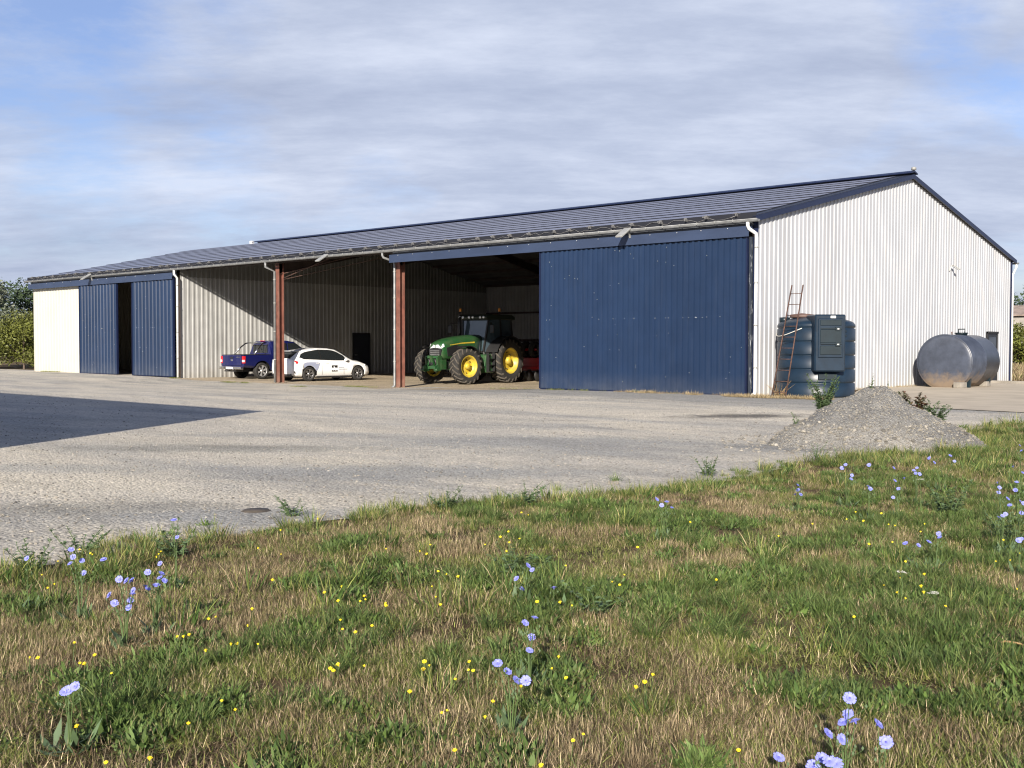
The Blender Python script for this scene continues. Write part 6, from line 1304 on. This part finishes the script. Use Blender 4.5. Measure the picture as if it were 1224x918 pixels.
# white umbels
for k, (px, py, h, lab) in enumerate(((1077, 684, 0.22, 'flat white seed head of wild carrot, right of centre in the meadow'), (1116, 709, 0.22, 'small round white flower head among yellow flowers on the right'), (1100, 573, 0.34, 'wide white wild carrot head in front of the gravel heap'))):
    p = at(px, py, h); x, y = float(p[0]), float(p[1]); z0 = g(x, y); root = empty('wild_carrot', (x, y, z0), 0, lab, 'wildflower'); sb = MB(); fb = MB(); sb.tube([(0, 0, 0), (0.01, 0, h*0.5), (0, 0, h-z0-0.03)], 0.0025, 5)
    for q in range(22):
        a = random.uniform(0, 6.28); r_ = 0.032*math.sqrt(random.random()); t_ = Vector((r_*math.cos(a), r_*math.sin(a), h-z0+random.uniform(-.004, .004))); sb.tube([(0, 0, h-z0-0.03), t_], 0.0008, 3)
        for w_ in range(5): o_ = t_+Vector((random.uniform(-.006, .006), random.uniform(-.006, .006), random.uniform(0, .003))); fb.add([o_, o_+Vector((.004, 0, 0)), o_+Vector((.004, .004, .001)), o_+Vector((0, .004, 0))], [(0, 1, 2, 3)])
    sb.build('stem', 'stem_green', root, recalc=False); fb.build('flower_head', 'petal_white', root, recalc=False)
p = at(1208, 784, 0.03); mb = MB(); mb.tube([(-0.09, 0, 0.0), (-0.03, 0.02, 0.03), (0.04, 0.0, 0.035), (0.10, 0.03, 0.01)], [0.004, 0.006, 0.005, 0.003], 6); o = mb.build('dead_twig', 'weed_dry', None, (float(p[0]), float(p[1]), g(p[0], p[1])+0.01)); tag(o, 'pale dead twig lying in the grass at the right border', 'twig')
# ------------------------------------------------------------------ trees and shrubs
def leaf_cloud(clumps, n, size, seed):
    """leaf-sized faces spread through overlapping clumps, thinned towards the rim"""
    rng = np.random.default_rng(seed); V = []; F = []
    vol = np.array([c[3]*c[4]*c[5] for c in clumps]); vol = vol/vol.sum()
    for ci_, c in enumerate(clumps):
        m = int(n*vol[ci_])+20
        d = rng.normal(size=(m, 3)); d /= np.linalg.norm(d, axis=1)[:, None]; r_ = rng.random(m)**0.42*(1+rng.normal(0, 0.09, m)); P = d*r_[:, None]*np.array(c[3:6])+np.array(c[:3])
        P = P[P[:, 2] > 0.05]
        for p in P:
            nr = rng.normal(size=3); nr[2] = abs(nr[2])+0.3; nr /= np.linalg.norm(nr); a = np.cross(nr, rng.normal(size=3)); a /= np.linalg.norm(a)+1e-9; b = np.cross(nr, a); s_ = size*rng.uniform(0.5, 1.2); k = len(V)
            V += [tuple(p-a*s_), tuple(p-b*s_*0.45), tuple(p+a*s_), tuple(p+b*s_*0.45)]; F.append((k, k+1, k+2, k+3))
    return V, F
def tree(name, x, y, h, w_, lab, m, seed, cat='tree', group=None, trunk=0.3, n=9000, size=0.13, low=0.25, nc=16):
    rng = random.Random(seed); root = empty(name, (x, y, g(x, y)), rng.uniform(0, 6), lab, cat, group)
    cl = []
    for i in range(nc):
        a = rng.uniform(0, 6.28); t_ = rng.random(); zz = h*(low+(0.93-low)*t_); env = math.sin(PI*min(1, max(0.12, (t_*0.86+0.12))))**0.7
        rr = w_*0.5*env*math.sqrt(rng.random())*0.85; s_ = w_*rng.uniform(0.16, 0.27); cl.append((rr*math.cos(a), rr*math.sin(a), zz, s_, s_, s_*rng.uniform(0.7, 1.0)))
    tb_ = MB(); tb_.tube([(0, 0, -0.1), (0.05*w_*rng.uniform(-1, 1), 0.03*w_, h*0.3), (0.04*w_*rng.uniform(-1, 1), 0, h*0.62), (0, 0, h*0.86)], [trunk*0.5, trunk*0.38, trunk*0.22, trunk*0.06], 9)
    for c in cl[:10]: b = Vector((0, 0, max(0.15*h, c[2]*0.55))); tb_.tube([b, b.lerp(Vector(c[:3]), 0.55)+Vector((0, 0, 0.05*h)), Vector(c[:3])], [trunk*0.16, trunk*0.10, trunk*0.03], 6)
    tb_.build('trunk', 'bark', root, recalc=False)
    V, F = leaf_cloud(cl, n, size, seed); mb = MB(); mb.v = V; mb.f = F; mb.m = [0]*len(F); mb.smooth = [False]*len(F); mb.build('crown', m, root, recalc=False); return root
GT = 'hedgerow trees left of the shed'
tree('broad_tree', -57.5, 2.2, 5.3, 5.5, 'grey green tree with see-through crown just left of the shed', 'leaf_grey', 11, trunk=0.3, n=9000, low=0.3, group=GT)
tree('broad_tree', -64, 4.5, 5.6, 6.5, 'dark green tree behind the grey one at the left border', 'leaf_hedge', 12, n=10000, group=GT)
tree('broad_tree', -60.5, 6.6, 6.2, 5.0, 'tallest tree, its crown rising just beside the shed roof end', 'leaf_dark', 15, n=8000, group=GT)
tree('round_shrub', -52.6, 2.4, 3.4, 4.2, 'bright olive bush reaching the ground next to the shed end', 'leaf_olive', 13, 'shrub', trunk=0.15, n=9000, low=0.12, size=0.10)
tree('round_shrub', -54.2, -0.6, 3.0, 4.0, 'olive bush at the left border in front of the trees', 'leaf_olive', 14, 'shrub', trunk=0.15, n=8000, low=0.12, size=0.10)
for k, (x, y, h, w_, m) in enumerate(((-60, -6, 6, 6, 'leaf_hedge'), (-61, -13, 5, 5.5, 'leaf_olive'), (-62, -21, 7, 6.5, 'leaf_dark'), (-66, -30, 6, 7, 'leaf_hedge'))):
    tree('broad_tree', x, y, h, w_, ['mid green tree further along the hedgerow outside the left border', 'low olive tree in the hedgerow outside the left border', 'dark rounded tree in the hedgerow outside the left border', 'last mid green tree at the far end of the hedgerow'][k], m, 20+k, n=5000, size=0.18, group=GT)
# right-hand background: barn with stone wall, shrubs, a dark tree
barn = empty('stone_barn', (-11, 68, 0), 0, 'far stone barn with a plain wall behind the shrubs at the right border', 'barn')
mb = MB(); mb.box(-9, 9, 0, 7, 0, 4.1); mb.prism([(0, 4.1), (7, 4.1), (3.5, 4.9)], -9, 9, 'x'); mb.build('wall', 'stone_wall', barn)
mb = MB(); mb.prism([(-0.3, 4.05), (3.5, 4.93), (7.3, 4.05), (7.3, 4.15), (3.5, 5.05), (-0.3, 4.15)], -9.2, 9.2, 'x'); mb.build('roof', 'roof_tile', barn)
mb = MB(); mb.box(-2.2, 0.2, -0.06, -0.003, 0, 2.6); mb.build('door', 'timber', barn)
tree('broad_tree', -18, 84, 8.6, 9, 'dark tree rising behind the far stone barn', 'leaf_dark', 31, n=9000, size=0.2, low=0.2)
tree('broad_tree', -6, 88, 8.2, 9, 'second dark tree further right behind the far barn', 'leaf_hedge', 32, n=7000, size=0.2, low=0.2)
for k, (x, y, h, w_) in enumerate(((-9.5, 60, 3.3, 4.5), (-6.0, 59, 3.6, 4.6), (-2.2, 60, 3.2, 4.2), (2.5, 61, 3.6, 4.6), (-12.8, 61, 3.0, 4.0))):
    tree('round_shrub', x, y, h, w_, ['green shrub in front of the far barn, seen just beside the gable corner', 'second green shrub from the gable corner in front of the barn', 'low green shrub right of the barn front', 'green shrub furthest right beyond the border', 'green shrub hidden mostly by the gable corner'][k], 'leaf_hedge' if k % 2 else 'leaf_olive', 33+k, 'shrub', 'shrubs in front of the far barn', trunk=0.12, n=5500, size=0.13, low=0.12)
for k in range(14):
    a = R(-75+k*13); x, y = 16+150*math.cos(a+PI/2), -28+150*math.sin(a+PI/2)
    if abs(x+20) < 30 and 40 < y < 120: continue
    tree('distant_tree', x, y, random.uniform(7, 9), random.uniform(9, 14), 'distant field tree on the horizon behind the shed or beyond the borders', ['leaf_hedge', 'leaf_dark'][k % 2], 60+k, n=2500, size=0.45, low=0.15, group='distant field trees')
# dry field grass on the far right
def far_grass():
    n = 9000; x = RNG.uniform(-25, 30, n); y = RNG.uniform(22, 58, n); v = [blades('f%d' % i, [dict(n=26, R=0.5, h=(0.15, 0.42), w=(0.02, 0.04), lean=0.35, bend=0.7, cols=ST+TH+GR[:1])], 400+i) for i in range(3)]
    P = np.stack([x, y, G(x, y)], -1); tag(scatter('field_grass', v, P, np.stack([x*0, x*0, RNG.random(n)*6.28], -1), RNG.uniform(0.6, 1.1, n), RNG.integers(0, 3, n)), 'dry field grass behind the shed', 'grass', kind='stuff')
far_grass()
